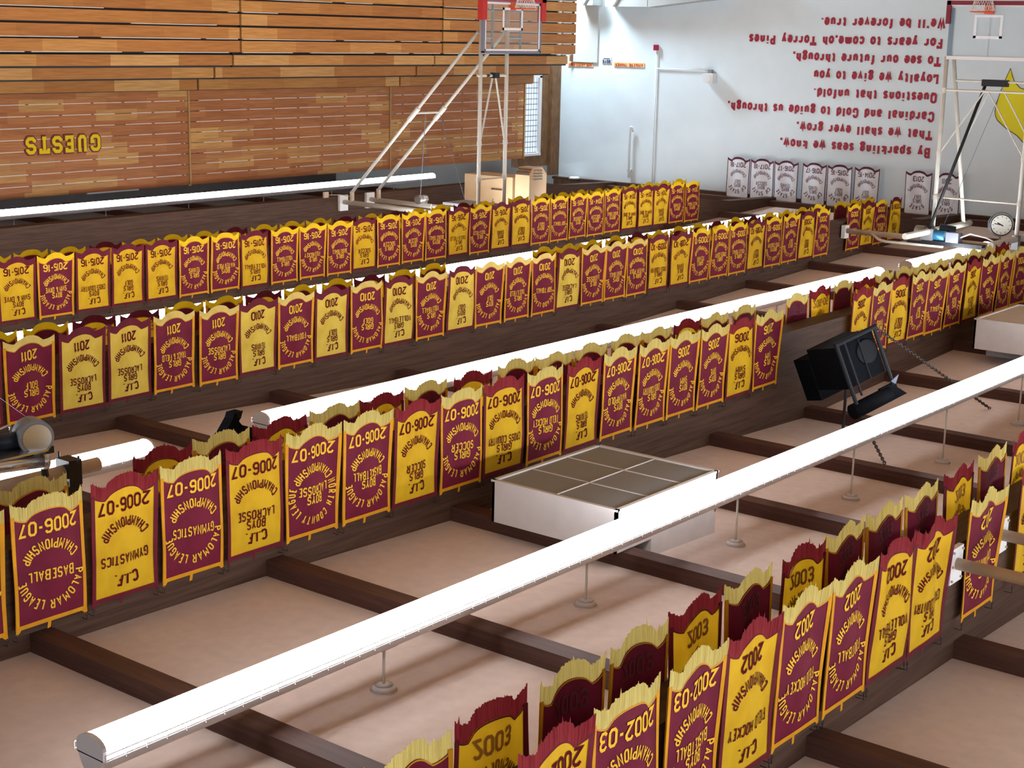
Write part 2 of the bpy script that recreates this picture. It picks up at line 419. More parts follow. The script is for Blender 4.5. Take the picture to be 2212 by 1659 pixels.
def arc_text(txt, cx, cy, R, span, height, stroke, lower=False, wscale=1.0, words=False):
    """Letters on a circle. Upper: tops point outwards. Lower: tops point to the centre (read left to right along the bottom)."""
    g, w = text_quads(txt, height, stroke, wscale=wscale); res = []; split = [[]]
    for ch, (lx, qs) in zip(txt, g):
        if ch == ' ': split.append([])
        f = lx / w - 0.5; ang = span * f
        for q in qs:
            new = []
            for v in q:
                dx = v.x - lx
                if not lower:
                    th = pi / 2 - ang; r = R + v.y
                    new.append(Vector((cx + cos(th) * r + sin(th) * dx, cy + sin(th) * r - cos(th) * dx)))
                else:
                    th = -pi / 2 + ang; r = R - v.y
                    new.append(Vector((cx + cos(th) * r - sin(th) * dx, cy + sin(th) * r + cos(th) * dx)))
            res.append(new); split[-1].append(new)
    return split if words else res

# ------------------------------------------------------------------ room shell
PROF = [(-6, 4.62), (1.5, 4.76), (6.65, 4.865), (9.16, 4.91), (11.75, 5.0), (14.35, 5.107), (16.94, 5.214), (19.57, 5.325), (24.85, 5.106), (30.2, 4.89), (38.8, 4.545)]
def zc(y):
    for (y0, z0), (y1, z1) in zip(PROF, PROF[1:]):
        if y <= y1: return z0 + (z1 - z0) * (y - y0) / (y1 - y0)
    return PROF[-1][1]
YT = 38.8      # far wall with the verse
XW = 28.9      # side wall with the glass block window
XF = 38.5      # back of the bay behind the bleachers
X0 = -9.0

b = MB()
for (y0, z0), (y1, z1) in zip(PROF, PROF[1:]):
    p = [W(X0, y0, z0), W(26.8, y0, z0), W(26.8, y1, z1), W(X0, y1, z1)]
    b.prism(p, (0, 0, 0.12))
struct(b.build('ceiling', 'stucco'))
ZB = 5.35                   # flat, higher ceiling of the bay over the bleachers
b = MB(); b.wbox((26.8, -6, ZB), (XF, YT, ZB + .12)); struct(b.build('ceiling', 'bay_ceiling'))
b = MB(); b.box((X0 * S, -6 * S, -0.15), (XF * S, (YT + .5) * S, 0)); struct(b.build('floor', 'floor_wood'))
b = MB(); b.wbox((X0, YT, -H / S), (XF, YT + 0.2, 5.5)); wall_far = struct(b.build('wall_far', 'wall_paint'))
b = MB(); b.wbox((XF, -6, -H / S), (XF + .2, YT, 5.5)); struct(b.build('wall_left', 'dark_paint'))
b = MB()
b.wbox((XW, 36.86, -H / S), (XW + .25, YT, 1.28)); b.wbox((XW, 36.86, 3.64), (XW + .25, YT, 4.0))
b.wbox((XW, 37.94, 1.28), (XW + .25, YT, 3.64))
struct(b.build('wall_corner', 'trim_wood'))
win = struct(MB().wbox((XW + .06, 36.9, 1.32), (XW + .14, 37.9, 3.6)).build('window_1', 'glass_block'))
b = MB()
for q in (((XW - .02, 36.86, 1.28), (XW + .1, 36.92, 3.66)), ((XW - .02, 37.84, 1.28), (XW + .1, 37.95, 3.66)), ((XW - .03, 36.86, 3.60), (XW + .1, 37.95, 3.67)), ((XW - .02, 36.86, 1.26), (XW + .1, 37.95, 1.34))): b.wbox(*q)
b.build('window_frame', 'white_plastic', win)
b = MB(); b.wbox((XW - .10, 38.36, -H / S), (XW + .02, YT, 4.3)); struct(b.build('trim_1', 'trim_wood'))
b = MB(); b.wbox((X0, YT - .12, 4.40), (28.9, YT + .01, 4.7)); struct(b.build('trim_2', 'trim_wood'))
b = MB(); b.wbox((X0, YT - .2, 4.355), (28.9, YT + .01, 4.42)); struct(b.build('trim_3', 'beam_wood'))
# pale panel on the back wall of the bay
b = MB(); b.wbox((XF - .05, 28.3, 4.6), (XF, 30.2, 5.0)); struct(b.build('trim_4', 'side_paint'))

BEAMS = {'E': -1.0, 'D': 4.5, 'C': 10.0, 'B': 15.55, 'A': 21.0, 'F': 26.5}
TH = 0.32
def beam_bottom(y):      # the beams taper towards their bearing on the far wall
    return 3.98 if y < 33.6 else (3.98 + .30 * (y - 33.6) / 2.4 if y < 36 else 4.28 + .08 * (y - 36) / 2.8)
for k, x in BEAMS.items():
    b = MB(); ys = sorted([-5] + [p[0] for p in PROF if -5 < p[0] < YT] + [33.6, 36.0, YT - .01]); n = len(ys)
    vs = []
    for xx in (x, x + TH):
        vs += [W(xx, y, beam_bottom(y)) for y in ys] + [W(xx, y, (5.4 if k == 'F' else zc(y) + .02)) for y in ys]
    fs = []
    for i in range(n - 1):
        fs += [(i, i + 1, n + i + 1, n + i), (2 * n + i, 3 * n + i, 3 * n + i + 1, 2 * n + i + 1),
               (i, 2 * n + i, 2 * n + i + 1, i + 1), (n + i, n + i + 1, 3 * n + i + 1, 3 * n + i)]
    fs += [(0, n, 3 * n, 2 * n), (n - 1, 3 * n - 1, 4 * n - 1, 2 * n - 1)]
    b.add(vs, fs); struct(b.build('roof_beam', 'beam_wood'))
JY = [-1.2, 1.42, 4.04, 6.65, 9.16, 11.75, 14.35, 16.94, 19.57, 22.2, 24.85, 27.45, 30.15, 32.8, 35.5, 38.1]
bx = sorted(BEAMS.values())
spans = [(X0, bx[0])] + [(bx[i] + TH, bx[i + 1]) for i in range(len(bx) - 1)] + [(bx[-1] + TH, XF)]
for (x0, x1) in spans:
    bay = x1 == XF
    for y in JY:
        b = MB(); b.wbox((x0, y, (ZB if bay else zc(y)) - .155), (x1, y + .20, ZB if bay else zc(y + .20) + .02)); struct(b.build('roof_joist', 'joist_wood'))

# ------------------------------------------------------------------ strip lights
def strip_light(x, y0, y1, label, rods=True, zl=4.38):
    t = empty('strip_light', W(x, (y0 + y1) / 2, zl), label, 'light', 'suspended strip lights under the roof')
    b = MB(); w = .13                          # housing channel
    prof = [(-w, .0), (-.07, .10), (.07, .10), (w, .0)]
    b.prism([W(x + px, y0, zl + .045 + pz) for px, pz in prof], (0, (y1 - y0) * S, 0)); b.build('housing', 'fixture_white', t)
    b = MB(); prof = [(cos(a) * .125, -.012 + .075 * sin(a)) for a in [pi + pi * i / 10 for i in range(11)]]
    prof = [(.125, .05)] + [(-.125, .05)] + prof
    b.prism([W(x + px, y0 + .03, zl + pz) for px, pz in prof], (0, (y1 - y0 - .06) * S, 0)); b.build('diffuser', 'tube_light', t)
    for yy in (y0, y1 - .03):
        b = MB(); b.prism([W(x + px * 1.06, yy, zl + pz * 1.06) for px, pz in prof], (0, .03 * S, 0)); b.build('end_cap', 'fixture_white', t)
    # wire guard along both edges
    b = MB()
    for sx in (-.155, .155):
        b.wtube((x + sx, y0, zl + .045), (x + sx, y1, zl + .045), .004, 5)
        b.wtube((x + sx, y0, zl - .0), (x + sx, y1, zl - .0), .004, 5)
        k = y0
        while k < y1:
            b.wtube((x + sx, k, zl - .0), (x + sx, k, zl + .06), .003, 4); k += .16
    b.build('wire_guard', 'fixture_white', t)
    if rods:
        k = 0
        for yy in [7.99 + 2.62 * i for i in range(-3, 12)]:
            if not (y0 + .2 < yy < y1 - .1): continue
            zt = zc(yy) if x < 26.8 else ZB
            r = MB().wtube((x, yy, zl + .13), (x, yy, zt), .011, 8).build('hanger_rod', 'white_metal', t, smooth=True)
            MB().wbox((x - .06, yy - .09, zl + .10), (x + .06, yy + .09, zl + .155)).build('hanger_bracket', 'grey_metal', r)
            b = MB(); n = 18                    # round canopy on the ceiling
            for (ra, za, rb, zb) in ((.02, -.06, .075, -.05), (.075, -.05, .105, -.012), (.105, -.012, .105, .01)):
                b.tube(W(x, yy, zt + za), W(x, yy, zt + zb), ra * S, n, 0, rb * S)
            b.build('ceiling_canopy', 'duct_white', r, smooth=True)
    return t
strip_light(7.44, 5.33, 26.5, 'longest bright strip light, crossing the foreground below the white grille box')
strip_light(12.78, 5.6, 10.05, 'short bright strip light behind the 2006-07 baseball banner at the left edge')
strip_light(12.78, 11.65, 27.75, 'long bright strip light between the 2010 banners and the 2006 banners')
strip_light(12.78, 28.95, 33.2, 'short strip light below the motor of the right basketball hoop')
strip_light(18.65, 9.0, 24.6, 'strip light behind the 2010 banners, its right end showing above the softball banner', zl=4.36)
strip_light(18.7, 26.0, 34.4, 'strip light behind the 2009-10 banners, glinting through the gaps between them', zl=4.36)
strip_light(31.5, 17.0, 35.95, 'strip light at upper left, just above the folded bleachers')
strip_light(23.75, 12.0, 30.2, 'strip light behind the 2015-16 banners, glinting through the gaps between them')
strip_light(22.7, 31.35, 36.5, 'strip light hidden behind the 2014-15 banners beside the tan heaters')
strip_light(1.95, 3.0, 18.0, 'strip light nearest the camera, outside the lower right corner')

# ------------------------------------------------------------------ banners
BWD, BHT = 0.645, 0.90
def edge_profile(s):          # lower edge of the field: half lobes at the corners, one big lobe in the middle (s 0..1)
    if s < .22: k = s / .22; return -.0 + .055 * (1 - (1 - k) ** 2) - .02
    if s > .78: k = (1 - s) / .22; return -.0 + .055 * (1 - (1 - k) ** 2) - .02
    k = (s - .5) / .28
    return .035 - .075 * math.sqrt(max(0, 1 - k * k * .999))
def make_disp(seed):
    r = random.Random(seed); a = [(r.uniform(.5, 1.6), r.uniform(0, 6.28), r.uniform(.006, .014)) for _ in range(3)]
    lean = r.uniform(-.004, .012); tw = r.uniform(-.02, .02)
    def d(x, z):              # x -.32...32, z 0..-1 (units); returns push toward the viewer
        k = min(1, max(0, -z / .35)); q = 0
        for f, ph, am in a: q += am * sin(f * x * 9 + ph + z * 2.2)
        return (q * k + lean * -z + tw * x * k * 2) + .012 * k
    return d
NV = 6
DISP = [make_disp(100 + i) for i in range(NV)]
BASE = {}
def lin(n, a=0.0, b=1.0): return [a + (b - a) * i / n for i in range(n + 1)]
def base_meshes(style, v):
    """Cloth, border, fringe meshes shared by the banners of one style and drape."""
    if (style, v) in BASE: return BASE[(style, v)]
    kind, old = style
    d = DISP[v]; w = BWD; h = BHT; bw = .030 if kind == 'maroon' else (.034 if kind == 'gold' else .014)
    P = lambda x, z, o=0: Vector((x * S, -(d(x, z) + o) * S, z * S))
    rnd = random.Random(v * 7 + 3)
    # cloth
    NX, NZ = 26, 16; b = MB(); vs = []
    for i in range(NX + 1):
        s = i / NX; x = (s - .5) * w; zb = -h + edge_profile(s)
        for j in range(NZ + 1): vs.append(P(x, zb * j / NZ))
    fs = [(i * (NZ + 1) + j, i * (NZ + 1) + j + 1, (i + 1) * (NZ + 1) + j + 1, (i + 1) * (NZ + 1) + j) for i in range(NX) for j in range(NZ)]
    b.add(vs, fs)
    cm = b.mesh('cloth', {'maroon': 'maroon_cloth', 'gold': 'lemon_cloth' if old == 2 else 'gold_cloth', 'white': 'white_cloth'}[kind], True)
    # border: two sides and the top hem, a little proud of the field, plus a thin line above the fringe
    b = MB(); th = .004
    for sx in (-1, 1):
        xo, xi = sx * (w / 2 + .003), sx * (w / 2 - bw); zb = -h + edge_profile(0)
        for o in (th, -th):
            vs = [P(xx, zb * j / NZ, o) for j in range(NZ + 1) for xx in (xo, xi)]
            b.add(vs, [(2 * j, 2 * j + 1, 2 * j + 3, 2 * j + 2) for j in range(NZ)])
    for o in (th, -th):
        vs = [P((i / NX - .5) * w, zz, o) for i in range(NX + 1) for zz in (.004, -bw)]
        b.add(vs, [(2 * i, 2 * i + 1, 2 * i + 3, 2 * i + 2) for i in range(NX)])
        vs = [P((i / NX - .5) * w, -h + edge_profile(i / NX) + zz, o * 1.3) for i in range(NX + 1) for zz in (.0, .010)]
        b.add(vs, [(2 * i, 2 * i + 1, 2 * i + 3, 2 * i + 2) for i in range(NX)])
    # corner straps and loose middle tab
    for sx in (-1, 1):
        vs = [P(sx * w / 2, -.05, th), P(sx * (w / 2 - .05), 0, th), P(sx * (w / 2 - .006), .045, th), P(sx * (w / 2 + .006), .03, th)]
        b.add(vs, [(0, 1, 2, 3)])
    tx = rnd.uniform(-.05, .06)
    b.add([P(tx, 0, th), P(tx + .03, 0, th), P(tx + .045, .055, .012), P(tx + .015, .05, .012)], [(0, 1, 2, 3)])
    bmesh_ = b.mesh('border', {'maroon': 'orange_trim', 'gold': 'maroon_trim', 'white': 'maroon_trim'}[kind], True)
    # fringe
    b = MB(); NF = 90 if old == 1 else 26; fl = .115 if old == 1 else .085
    if kind == 'white': fl = .04
    cols = []
    for i in range(NF + 1):
        s = i / NF; x = (s - .5) * (w + .006); z0 = -h + edge_profile(s)
        jit = rnd.uniform(-.006, .008) if old == 1 else 0
        if old == 1 and rnd.random() < .03: jit -= rnd.uniform(.01, .045)
        o = rnd.uniform(-.004, .006) if old == 1 else 0
        cols.append((x, z0, z0 - fl + jit, o))
    vs = []
    for x, z0, z1, o in cols: vs += [P(x, z0 + .006, .003), P(x, (z0 + z1) / 2, .003 + o), P(x, z1, .002 + o)]
    b.add(vs, [q for i in range(NF) for q in ((3 * i, 3 * i + 1, 3 * i + 4, 3 * i + 3), (3 * i + 1, 3 * i + 2, 3 * i + 5, 3 * i + 4))])
    fm = b.mesh('fringe', {('maroon', 1): 'cream_fringe', ('gold', 1): 'red_fringe', ('maroon', 0): 'yellow_fringe', ('gold', 0): 'plum_fringe', ('maroon', 2): 'cream_plain', ('gold', 2): 'plum_fringe'}.get((kind, old), 'purple_fringe'))
    # hook: ring and snap in dark steel
    b = MB(); b.path([(cos(t) * .011, 0, sin(t) * .016) for t in lin(10, 0, 2 * pi)[:-1]], .0035, 5, 0, True); b.tube((0, 0, .014), (0, 0, .045), .004, 5); b.tube((0, 0, .045), (0, .060, .045), .0028, 5)
    hm = b.mesh('hook', 'chain_steel', True)
    BASE[(style, v)] = (cm, bmesh_, fm, hm)
    return BASE[(style, v)]

LEAGUE = {'P': 'PALOMAR LEAGUE', 'N': 'NORTH COUNTY LEAGUE', 'V': 'AVOCADO LEAGUE', 'W': 'CIF STATE', 'S': 'STATE', '': ''}
LET = {}
def letter_meshes(kind, v, year, gender, sport, league, back):
    """One mesh for each line of appliqued letters: event, league, championship, year."""
    key = (kind, v, year, gender, sport, league, back)
    if key in LET: return LET[key]
    d = DISP[v]; cy = -.405; st = .0120
    yr = straight(year, 0, -.845, .100, .0195, .49, wscale=.80)
    ch = arc_text('CHAMPIONSHIPS' if league == 'S' else 'CHAMPIONSHIP', 0, cy, .280, radians(124), .074, st, lower=True, wscale=.55)
    if kind == 'maroon':
        lg = arc_text(LEAGUE[league], 0, cy + .015, .218, radians(172 if league != 'N' else 222), .070, st, wscale=.62 if league != 'N' else .5, words=True)
        ys = (-.378, -.470) if gender else (None, -.430)
    elif kind == 'gold':
        lg = arc_text('C.I.F.', 0, cy - .215, .43, radians(27), .088, .019, wscale=.8, words=True)
        ys = (-.310, -.402) if gender else (None, -.37)
    else:
        lg = arc_text(LEAGUE[league], 0, cy, .215, radians(122 if league == 'W' else 80), .080, .017, wscale=.75, words=True)
        ys = (-.335, -.43)
    ev = straight(sport, 0, ys[1], .076, st, .47 if kind != 'maroon' else (.36 if league == 'N' else .40), wscale=.62)
    if gender: ev += straight(gender, 0, ys[0], .074, st, .34, wscale=.62)
    front = {'maroon': 'letter_gold', 'gold': 'letter_maroon', 'white': 'letter_purple'}[kind]; out = []
    for nm, Q in (('year_lettering', yr), ('championship_lettering', ch), *[('league_lettering', w_) for w_ in lg], ('event_lettering', ev)):
        b = MB()
        for q in Q:
            fr = [Vector((p.x * S, -(d(p.x, p.y) + .006) * S, p.y * S)) for p in q]
            b.add(fr, [(0, 1, 2, 3)], 0)
            if back:      # stitching of the letters showing through on the reverse
                bk = [Vector((p.x * S, -(d(p.x, p.y) - .004) * S, p.y * S)) for p in q]
                b.add(bk, [(3, 2, 1, 0)], 1)
        out.append((nm, b.mesh(nm, [front, 'letter_back_gold' if kind == 'gold' else 'letter_back_maroon'])))
    LET[key] = out
    return out

def child(name, me, parent, loc=(0, 0, 0)):
    o = bpy.data.objects.new(name, me); COL.objects.link(o); o.parent = parent; o.location = loc; return o
brnd = random.Random(5)
def banner(pos, rotz, kind, old, year, gender, sport, league, label, group, width=BWD, back=False, dz=0.0):
    v = brnd.randrange(NV)
    t = empty('championship_banner', W(*pos) + Vector((0, 0, dz * S)), label, 'banner', group)
    t.rotation_euler = (0, brnd.uniform(-.006, .006), rotz + brnd.uniform(-.012, .012)); t.scale = (width / BWD, 1, 1)
    cm, bm_, fm, hm = base_meshes((kind, old), v)
    child('cloth', cm, t); child('border', bm_, t); child('fringe', fm, t)
    for nm, me in letter_meshes(kind, v, year, gender, sport, league, back): child(nm, me, t)
    for sx in (-1, 1): child('hook', hm, t, (sx * (BWD / 2 - .004) * S, -.01 * S, .045 * S))
    return t

FRONT, BACK = -pi / 2, pi / 2
ZA = 4.625
ORD = ['first', 'second', 'third', 'fourth', 'fifth', 'sixth', 'seventh', 'eighth', 'ninth', 'tenth', 'eleventh', 'twelfth', 'thirteenth', 'fourteenth', 'fifteenth', 'sixteenth',
       'seventeenth', 'eighteenth', 'nineteenth', 'twentieth', 'twenty-first', 'twenty-second', 'twenty-third', 'twenty-fourth', 'twenty-fifth', 'twenty-sixth', 'twenty-seventh', 'twenty-eighth', 'twenty-ninth', 'thirtieth', 'thirty-first', 'thirty-second', 'thirty-third', 'thirty-fourth', 'thirty-fifth', 'thirty-sixth']
G_, B_ = 'GIRLS', 'BOYS'
ROWS = {
 'A': (20.94, 0, 'farthest row', 'banners on the near side of the farthest beam', [
  (14.01, 'g', '2015-16', B_, 'SWIM & DIVE', ''), (14.73, 'm', '2015-16', B_, 'SWIM & DIVE', 'P'), (15.45, 'g', '2015-16', B_, 'CROSS COUNTRY', ''), (16.15, 'g', '2015-16', G_, 'GOLF', ''),
  (16.87, 'g', '2015-16', G_, 'TENNIS', ''), (17.58, 'm', '2015-16', G_, 'TENNIS', 'P'), (18.29, 'm', '2015-16', B_, 'WATER POLO', 'P'), (19.0, 'g', '2015-16', G_, 'VOLLEYBALL', ''),
  (19.74, 'm', '2015-16', G_, 'VOLLEYBALL', 'P'), (20.46, 'm', '2015-16', G_, 'FIELD HOCKEY', 'P'), (21.18, 'm', '2015-16', G_, 'BASKETBALL', 'P'), (21.87, 'g', '2015-16', G_, 'SOCCER', ''),
  (22.58, 'm', '2015-16', G_, 'SOCCER', 'P'), (23.3, 'm', '2015-16', B_, 'SOCCER', 'P'), (24.01, 'm', '2015-16', B_, 'BASKETBALL', 'P'), (24.73, 'g', '2015-16', G_, 'TRACK & FIELD', ''),
  (25.43, 'm', '2015-16', G_, 'TRACK & FIELD', 'P'), (26.14, 'g', '2015-16', B_, 'TENNIS', ''), (26.86, 'g', '2015-16', B_, 'GOLF', ''), (27.57, 'm', '2015-16', B_, 'GOLF', 'P'),
  (28.28, 'm', '2015-16', '', 'SOFTBALL', 'P'), (29.0, 'm', '2015-16', B_, 'LACROSSE', 'P'), (29.71, 'm', '2014-15', B_, 'SOCCER', 'P'), (30.4, 'm', '2014-15', B_, 'BASKETBALL', 'P'),
  (31.12, 'g', '2014-15', G_, 'SWIM & DIVE', ''), (31.84, 'g', '2014-15', B_, 'SWIM & DIVE', ''), (32.53, 'g', '2014-15', B_, 'TENNIS', ''), (33.25, 'm', '2014-15', B_, 'TENNIS', 'P'), (33.98, 'm', '2014-15', B_, 'VOLLEYBALL', 'P')]),
 'B': (15.49, 0, 'second farthest row', 'banners on the near side of the second farthest beam', [
  (9.76, 'g', '2011', B_, 'TENNIS', ''), (10.48, 'm', '2011', G_, 'GOLF', 'P'), (11.22, 'g', '2011', B_, 'LACROSSE', ''), (11.93, 'g', '2011', G_, 'LACROSSE', ''), (12.64, 'm', '2011', G_, 'TRACK & FIELD', 'P'),
  (13.39, 'm', '2011', G_, 'LACROSSE', 'P'), (14.09, 'g', '2010', G_, 'TENNIS', ''), (14.8, 'm', '2010', '', 'FOOTBALL', 'P'), (15.5, 'g', '2010', G_, 'GOLF', ''), (16.23, 'm', '2010', G_, 'GOLF', 'P'),
  (16.92, 'g', '2010', G_, 'VOLLEYBALL', ''), (17.65, 'm', '2010', G_, 'VOLLEYBALL', 'P'), (18.37, 'g', '2010', B_, 'GOLF', ''), (19.07, 'm', '2010', B_, 'GOLF', 'P'), (19.81, 'm', '2010', G_, 'TRACK & FIELD', 'V'),
  (20.53, 'm', '2010', '', 'SOFTBALL', 'V'), (21.22, 'g', '2010', G_, 'LACROSSE', ''), (21.96, 'm', '2010', G_, 'LACROSSE', 'P'), (22.65, 'm', '2010', B_, 'BASKETBALL', 'P'), (23.34, 'm', '2010', G_, 'WATER POLO', 'P'),
  (24.05, 'g', '2009-10', G_, 'CROSS COUNTRY', ''), (24.81, 'g', '2009-10', G_, 'TENNIS', ''), (25.51, 'm', '2009-10', G_, 'TENNIS', 'V'), (26.24, 'm', '2009-10', G_, 'CROSS COUNTRY', 'V'), (26.96, 'm', '2009-10', G_, 'VOLLEYBALL', 'V'),
  (27.68, 'g', '2009-10', G_, 'GOLF', ''), (28.4, 'm', '2009-10', B_, 'CROSS COUNTRY', 'V'), (29.13, 'm', '2009-10', G_, 'GOLF', 'V'), (29.85, 'g', '2009', B_, 'GOLF', ''), (30.55, 'm', '2009', B_, 'WATER POLO', 'P'),
  (32.09, 'm', '2009', B_, 'GOLF', 'P'), (32.78, 'g', '2009', B_, 'SOCCER', ''), (33.47, 'm', '2009', B_, 'BASEBALL', 'P'), (34.21, 'g', '2008-09', G_, 'TENNIS', '')]),
 'C': (9.94, 1, 'second nearest row', 'banners on the near side of the second nearest beam', [
  (6.08, 'm', '2006-07', B_, 'SOCCER', 'P'), (6.82, 'm', '2006-07', '', 'BASEBALL', 'P'), (7.54, 'g', '2006-07', '', 'GYMNASTICS', ''), (8.26, 'm', '2006-07', '', 'GYMNASTICS', 'P'), (8.98, 'g', '2006-07', B_, 'LACROSSE', ''),
  (9.69, 'm', '2006-07', B_, 'LACROSSE', 'N'), (10.42, 'm', '2006-07', B_, 'BASKETBALL', 'P'), (11.12, 'g', '2006-07', G_, 'SOCCER', ''), (11.83, 'm', '2006-07', G_, 'SOCCER', 'P'), (12.53, 'g', '2006-07', G_, 'CROSS COUNTRY', ''),
  (13.26, 'm', '2006-07', G_, 'FIELD HOCKEY', 'P'), (13.95, 'g', '2006-07', G_, 'TENNIS', ''), (14.67, 'm', '2006-07', B_, 'WATERPOLO', 'P'), (15.39, 'm', '2006-07', G_, 'CROSS COUNTRY', 'P'), (16.09, 'm', '2006', B_, 'SWIM', 'P'),
  (16.8, 'm', '2006', B_, 'DIVE', 'P'), (17.51, 'g', '2006', G_, 'SWIM', ''), (18.22, 'm', '2006', G_, 'SWIM', 'P'), (21.02, 'g', '2006', G_, 'TENNIS', ''), (21.70, 'm', '2006', G_, 'TENNIS', 'P'),
  (22.37, 'g', '2006', B_, 'GOLF', ''), (23.09, 'm', '2006', B_, 'GOLF', 'P'), (23.78, 'm', '2006', '', 'BASEBALL', 'P'), (24.53, 'm', '2006', B_, 'TRACK', 'P'), (25.26, 'g', '2006', G_, 'SOCCER', ''),
  (26.0, 'm', '2006', B_, 'TENNIS', 'P'), (26.74, 'm', '2006', B_, 'BASEBALL', 'P'), (27.45, 'm', '2006', '', 'SOFTBALL', 'P'), (28.16, 'm', '2006', '', 'FOOTBALL', 'P')]),
 'D': (4.44, 1, 'nearest row', 'banners on the near side of the nearest beam', [
  (6.08, 'g', '2002-03', B_, 'SOCCER', ''), (6.77, 'm', '2002-03', B_, 'SOCCER', 'P'), (7.48, 'm', '2002-03', B_, 'BASKETBALL', 'P'), (8.17, 'g', '2002', '', 'FIELD HOCKEY', ''), (8.86, 'm', '2002', '', 'FIELD HOCKEY', 'P'),
  (9.58, 'm', '2002', '', 'FOOTBALL', 'P'), (10.27, 'g', '2002', G_, 'VOLLEYBALL', ''), (10.97, 'g', '2002', G_, 'CROSS COUNTRY', ''), (12.03, 'm', '2002', G_, 'CROSS COUNTRY', 'P'), (13.14, 'g', '2002', G_, 'TENNIS', '')]),
}
LG = {'P': 'Palomar League', 'N': 'North County League', 'V': 'Avocado League', '': 'CIF'}
for rk, (x, old, rowname, group, items) in ROWS.items():
    for i, (y, kd, year, gen, sport, lg) in enumerate(items):
        kind = 'maroon' if kd == 'm' else 'gold'
        g2 = gen.lower() + ' ' if gen else ''
        label = f"{kind} {year} {LG[lg]} {g2}{sport.lower().replace(' & ', ' and ')} banner, {ORD[i]} from left in {rowname}"
        gap = min([abs(y - o[0]) for o in items if o[0] != y])
        banner((x, y, ZA), FRONT, kind, 2 if year in ('2010', '2011') else old, year, gen, sport, lg, label, group, width=min(.66, gap - .034), dz=brnd.uniform(-.012, .012))

# the rows on the far side of each beam, seen from behind with their fringes hanging below the beam
def back_row(rk, items, old, rowname):
    x = BEAMS[rk] + TH + .06
    for i, (y, kd) in enumerate(items):
        kind = 'maroon' if kd == 'm' else 'gold'
        year = {'D': '2003', 'C': '2005-06', 'B': '2012-13', 'A': '2013-14'}[rk]
        gap = min([abs(y - o[0]) for o in items if o[0] != y])
        sp = brnd.choice(['GOLF', 'TENNIS', 'SOCCER', 'SWIM', 'VOLLEYBALL', 'TRACK'])
        banner((x, y, ZA), BACK, kind, old, year, brnd.choice([G_, B_]), sp, 'P' if kd == 'm' else '',
               f"back of {kind} banner, {ORD[i]} from left on the far side of the {rowname} beam", f"banners on the far side of the {rowname} beam", width=min(.65, gap - .034), back=True, dz=brnd.uniform(-.012, .02))
back_row('D', [(4.75, 'm'), (5.44, 'm'), (6.14, 'g'), (6.865, 'm'), (7.57, 'm'), (8.27, 'g'), (8.96, 'm'), (9.72, 'g'), (10.42, 'm'), (11.11, 'm'), (11.83, 'm'), (12.6, 'g'), (13.37, 'm'), (14.1, 'g')], 1, 'nearest')
cb_ = [(5.5, 'm'), (6.25, 'm'), (7.0, 'm'), (8.32, 'g'), (9.01, 'm'), (9.74, 'g'), (10.46, 'm'), (11.13, 'g'), (11.81, 'm'), (12.54, 'g'), (13.31, 'm'), (14.04, 'm'), (14.75, 'm'), (15.49, 'm'),
       (16.2, 'm'), (16.9, 'g'), (17.6, 'm'), (18.4, 'm'), (19.87, 'm'), (20.63, 'g'), (21.36, 'm'), (22.1, 'g'), (22.8, 'm'), (23.5, 'm'), (24.2, 'm'), (24.95, 'm'), (25.7, 'm'), (26.4, 'm'), (27.1, 'm'), (27.8, 'g')]
back_row('C', cb_, 1, 'second nearest')
back_row('B', [(9.6 + .72 * i, 'g' if i in (3, 4, 7, 10, 20, 24, 26) else 'm') for i in range(31) if i not in (13, 14, 15)] + [(32.3, 'm'), (33.0, 'm'), (33.75, 'm')], 0, 'third nearest')
back_row('A', [(13.9 + .72 * i, 'g' if i in (3, 7, 11, 13, 16, 21) else 'm') for i in range(18)] + [(27.36, 'm')] + [(13.9 + .72 * i, 'm') for i in range(20, 29)], 0, 'fourth nearest')

# white state banners on the far wall
for i, (x, year, gen, sport, lg) in enumerate([(22.26, '2017-18', B_, 'GOLF', 'W'), (21.49, '2017-18', B_, 'SOCCER', 'W'), (20.72, '2016-17', B_, 'TENNIS', 'W'), (19.87, '2016-17', G_, 'TENNIS', 'W'),
                                               (19.10, '2015-16', B_, 'GOLF', 'W'), (18.31, '2014-15', B_, 'GOLF', 'W'), (16.83, '2013', G_, 'GOLF', 'S'), (16.04, '2011', G_, 'GOLF', 'S')]):
    where = 'behind the black strut of the hoop' if year == '2011' else f"{ORD[i]} from left on the verse wall"
    t = banner((x, YT - .26, 4.46), 0, 'white', 0, year, gen, sport, lg, f"white {year} state {gen.lower()} {sport.lower()} banner with purple edge, {where}", 'white state banners on the far wall', width=.715)
    t.scale = (.715 / BWD, 1, 1.17)

# ------------------------------------------------------------------ verse and marks on the far wall
SL = {}
def glyph(ch, w, strokes, serifs=()):    # heavy slab letters: strokes plus slab bars (x0,x1,y)
    SL[ch] = (w, strokes, [[(a, y - .32), (c, y - .32), (c, y + .32), (a, y + .32)] for a, c, y in serifs])
X4 = 4.1
bowl = lambda x0, x1, y0, y1: [(x0 + .9, y0), (x1 - .9, y0), (x1, y0 + 1), (x1, y1 - 1), (x1 - .9, y1), (x0 + .9, y1), (x0, y1 - 1), (x0, y0 + 1), (x0 + .9, y0)]
arch = lambda x0, x1: [(x0, X4 - .9), (x0 + .9, X4), (x1 - .8, X4), (x1, X4 - .9), (x1, 0)]
glyph('a', 2.9, [[(.2, 3.5), (.8, X4), (2, X4), (2.7, 3.3), (2.7, 0)], [(2.7, 2.3), (.8, 2.2), (.2, 1.5), (.2, .8), (.8, 0), (1.9, 0), (2.7, .6)]], [(2.4, 3.5, .3)])
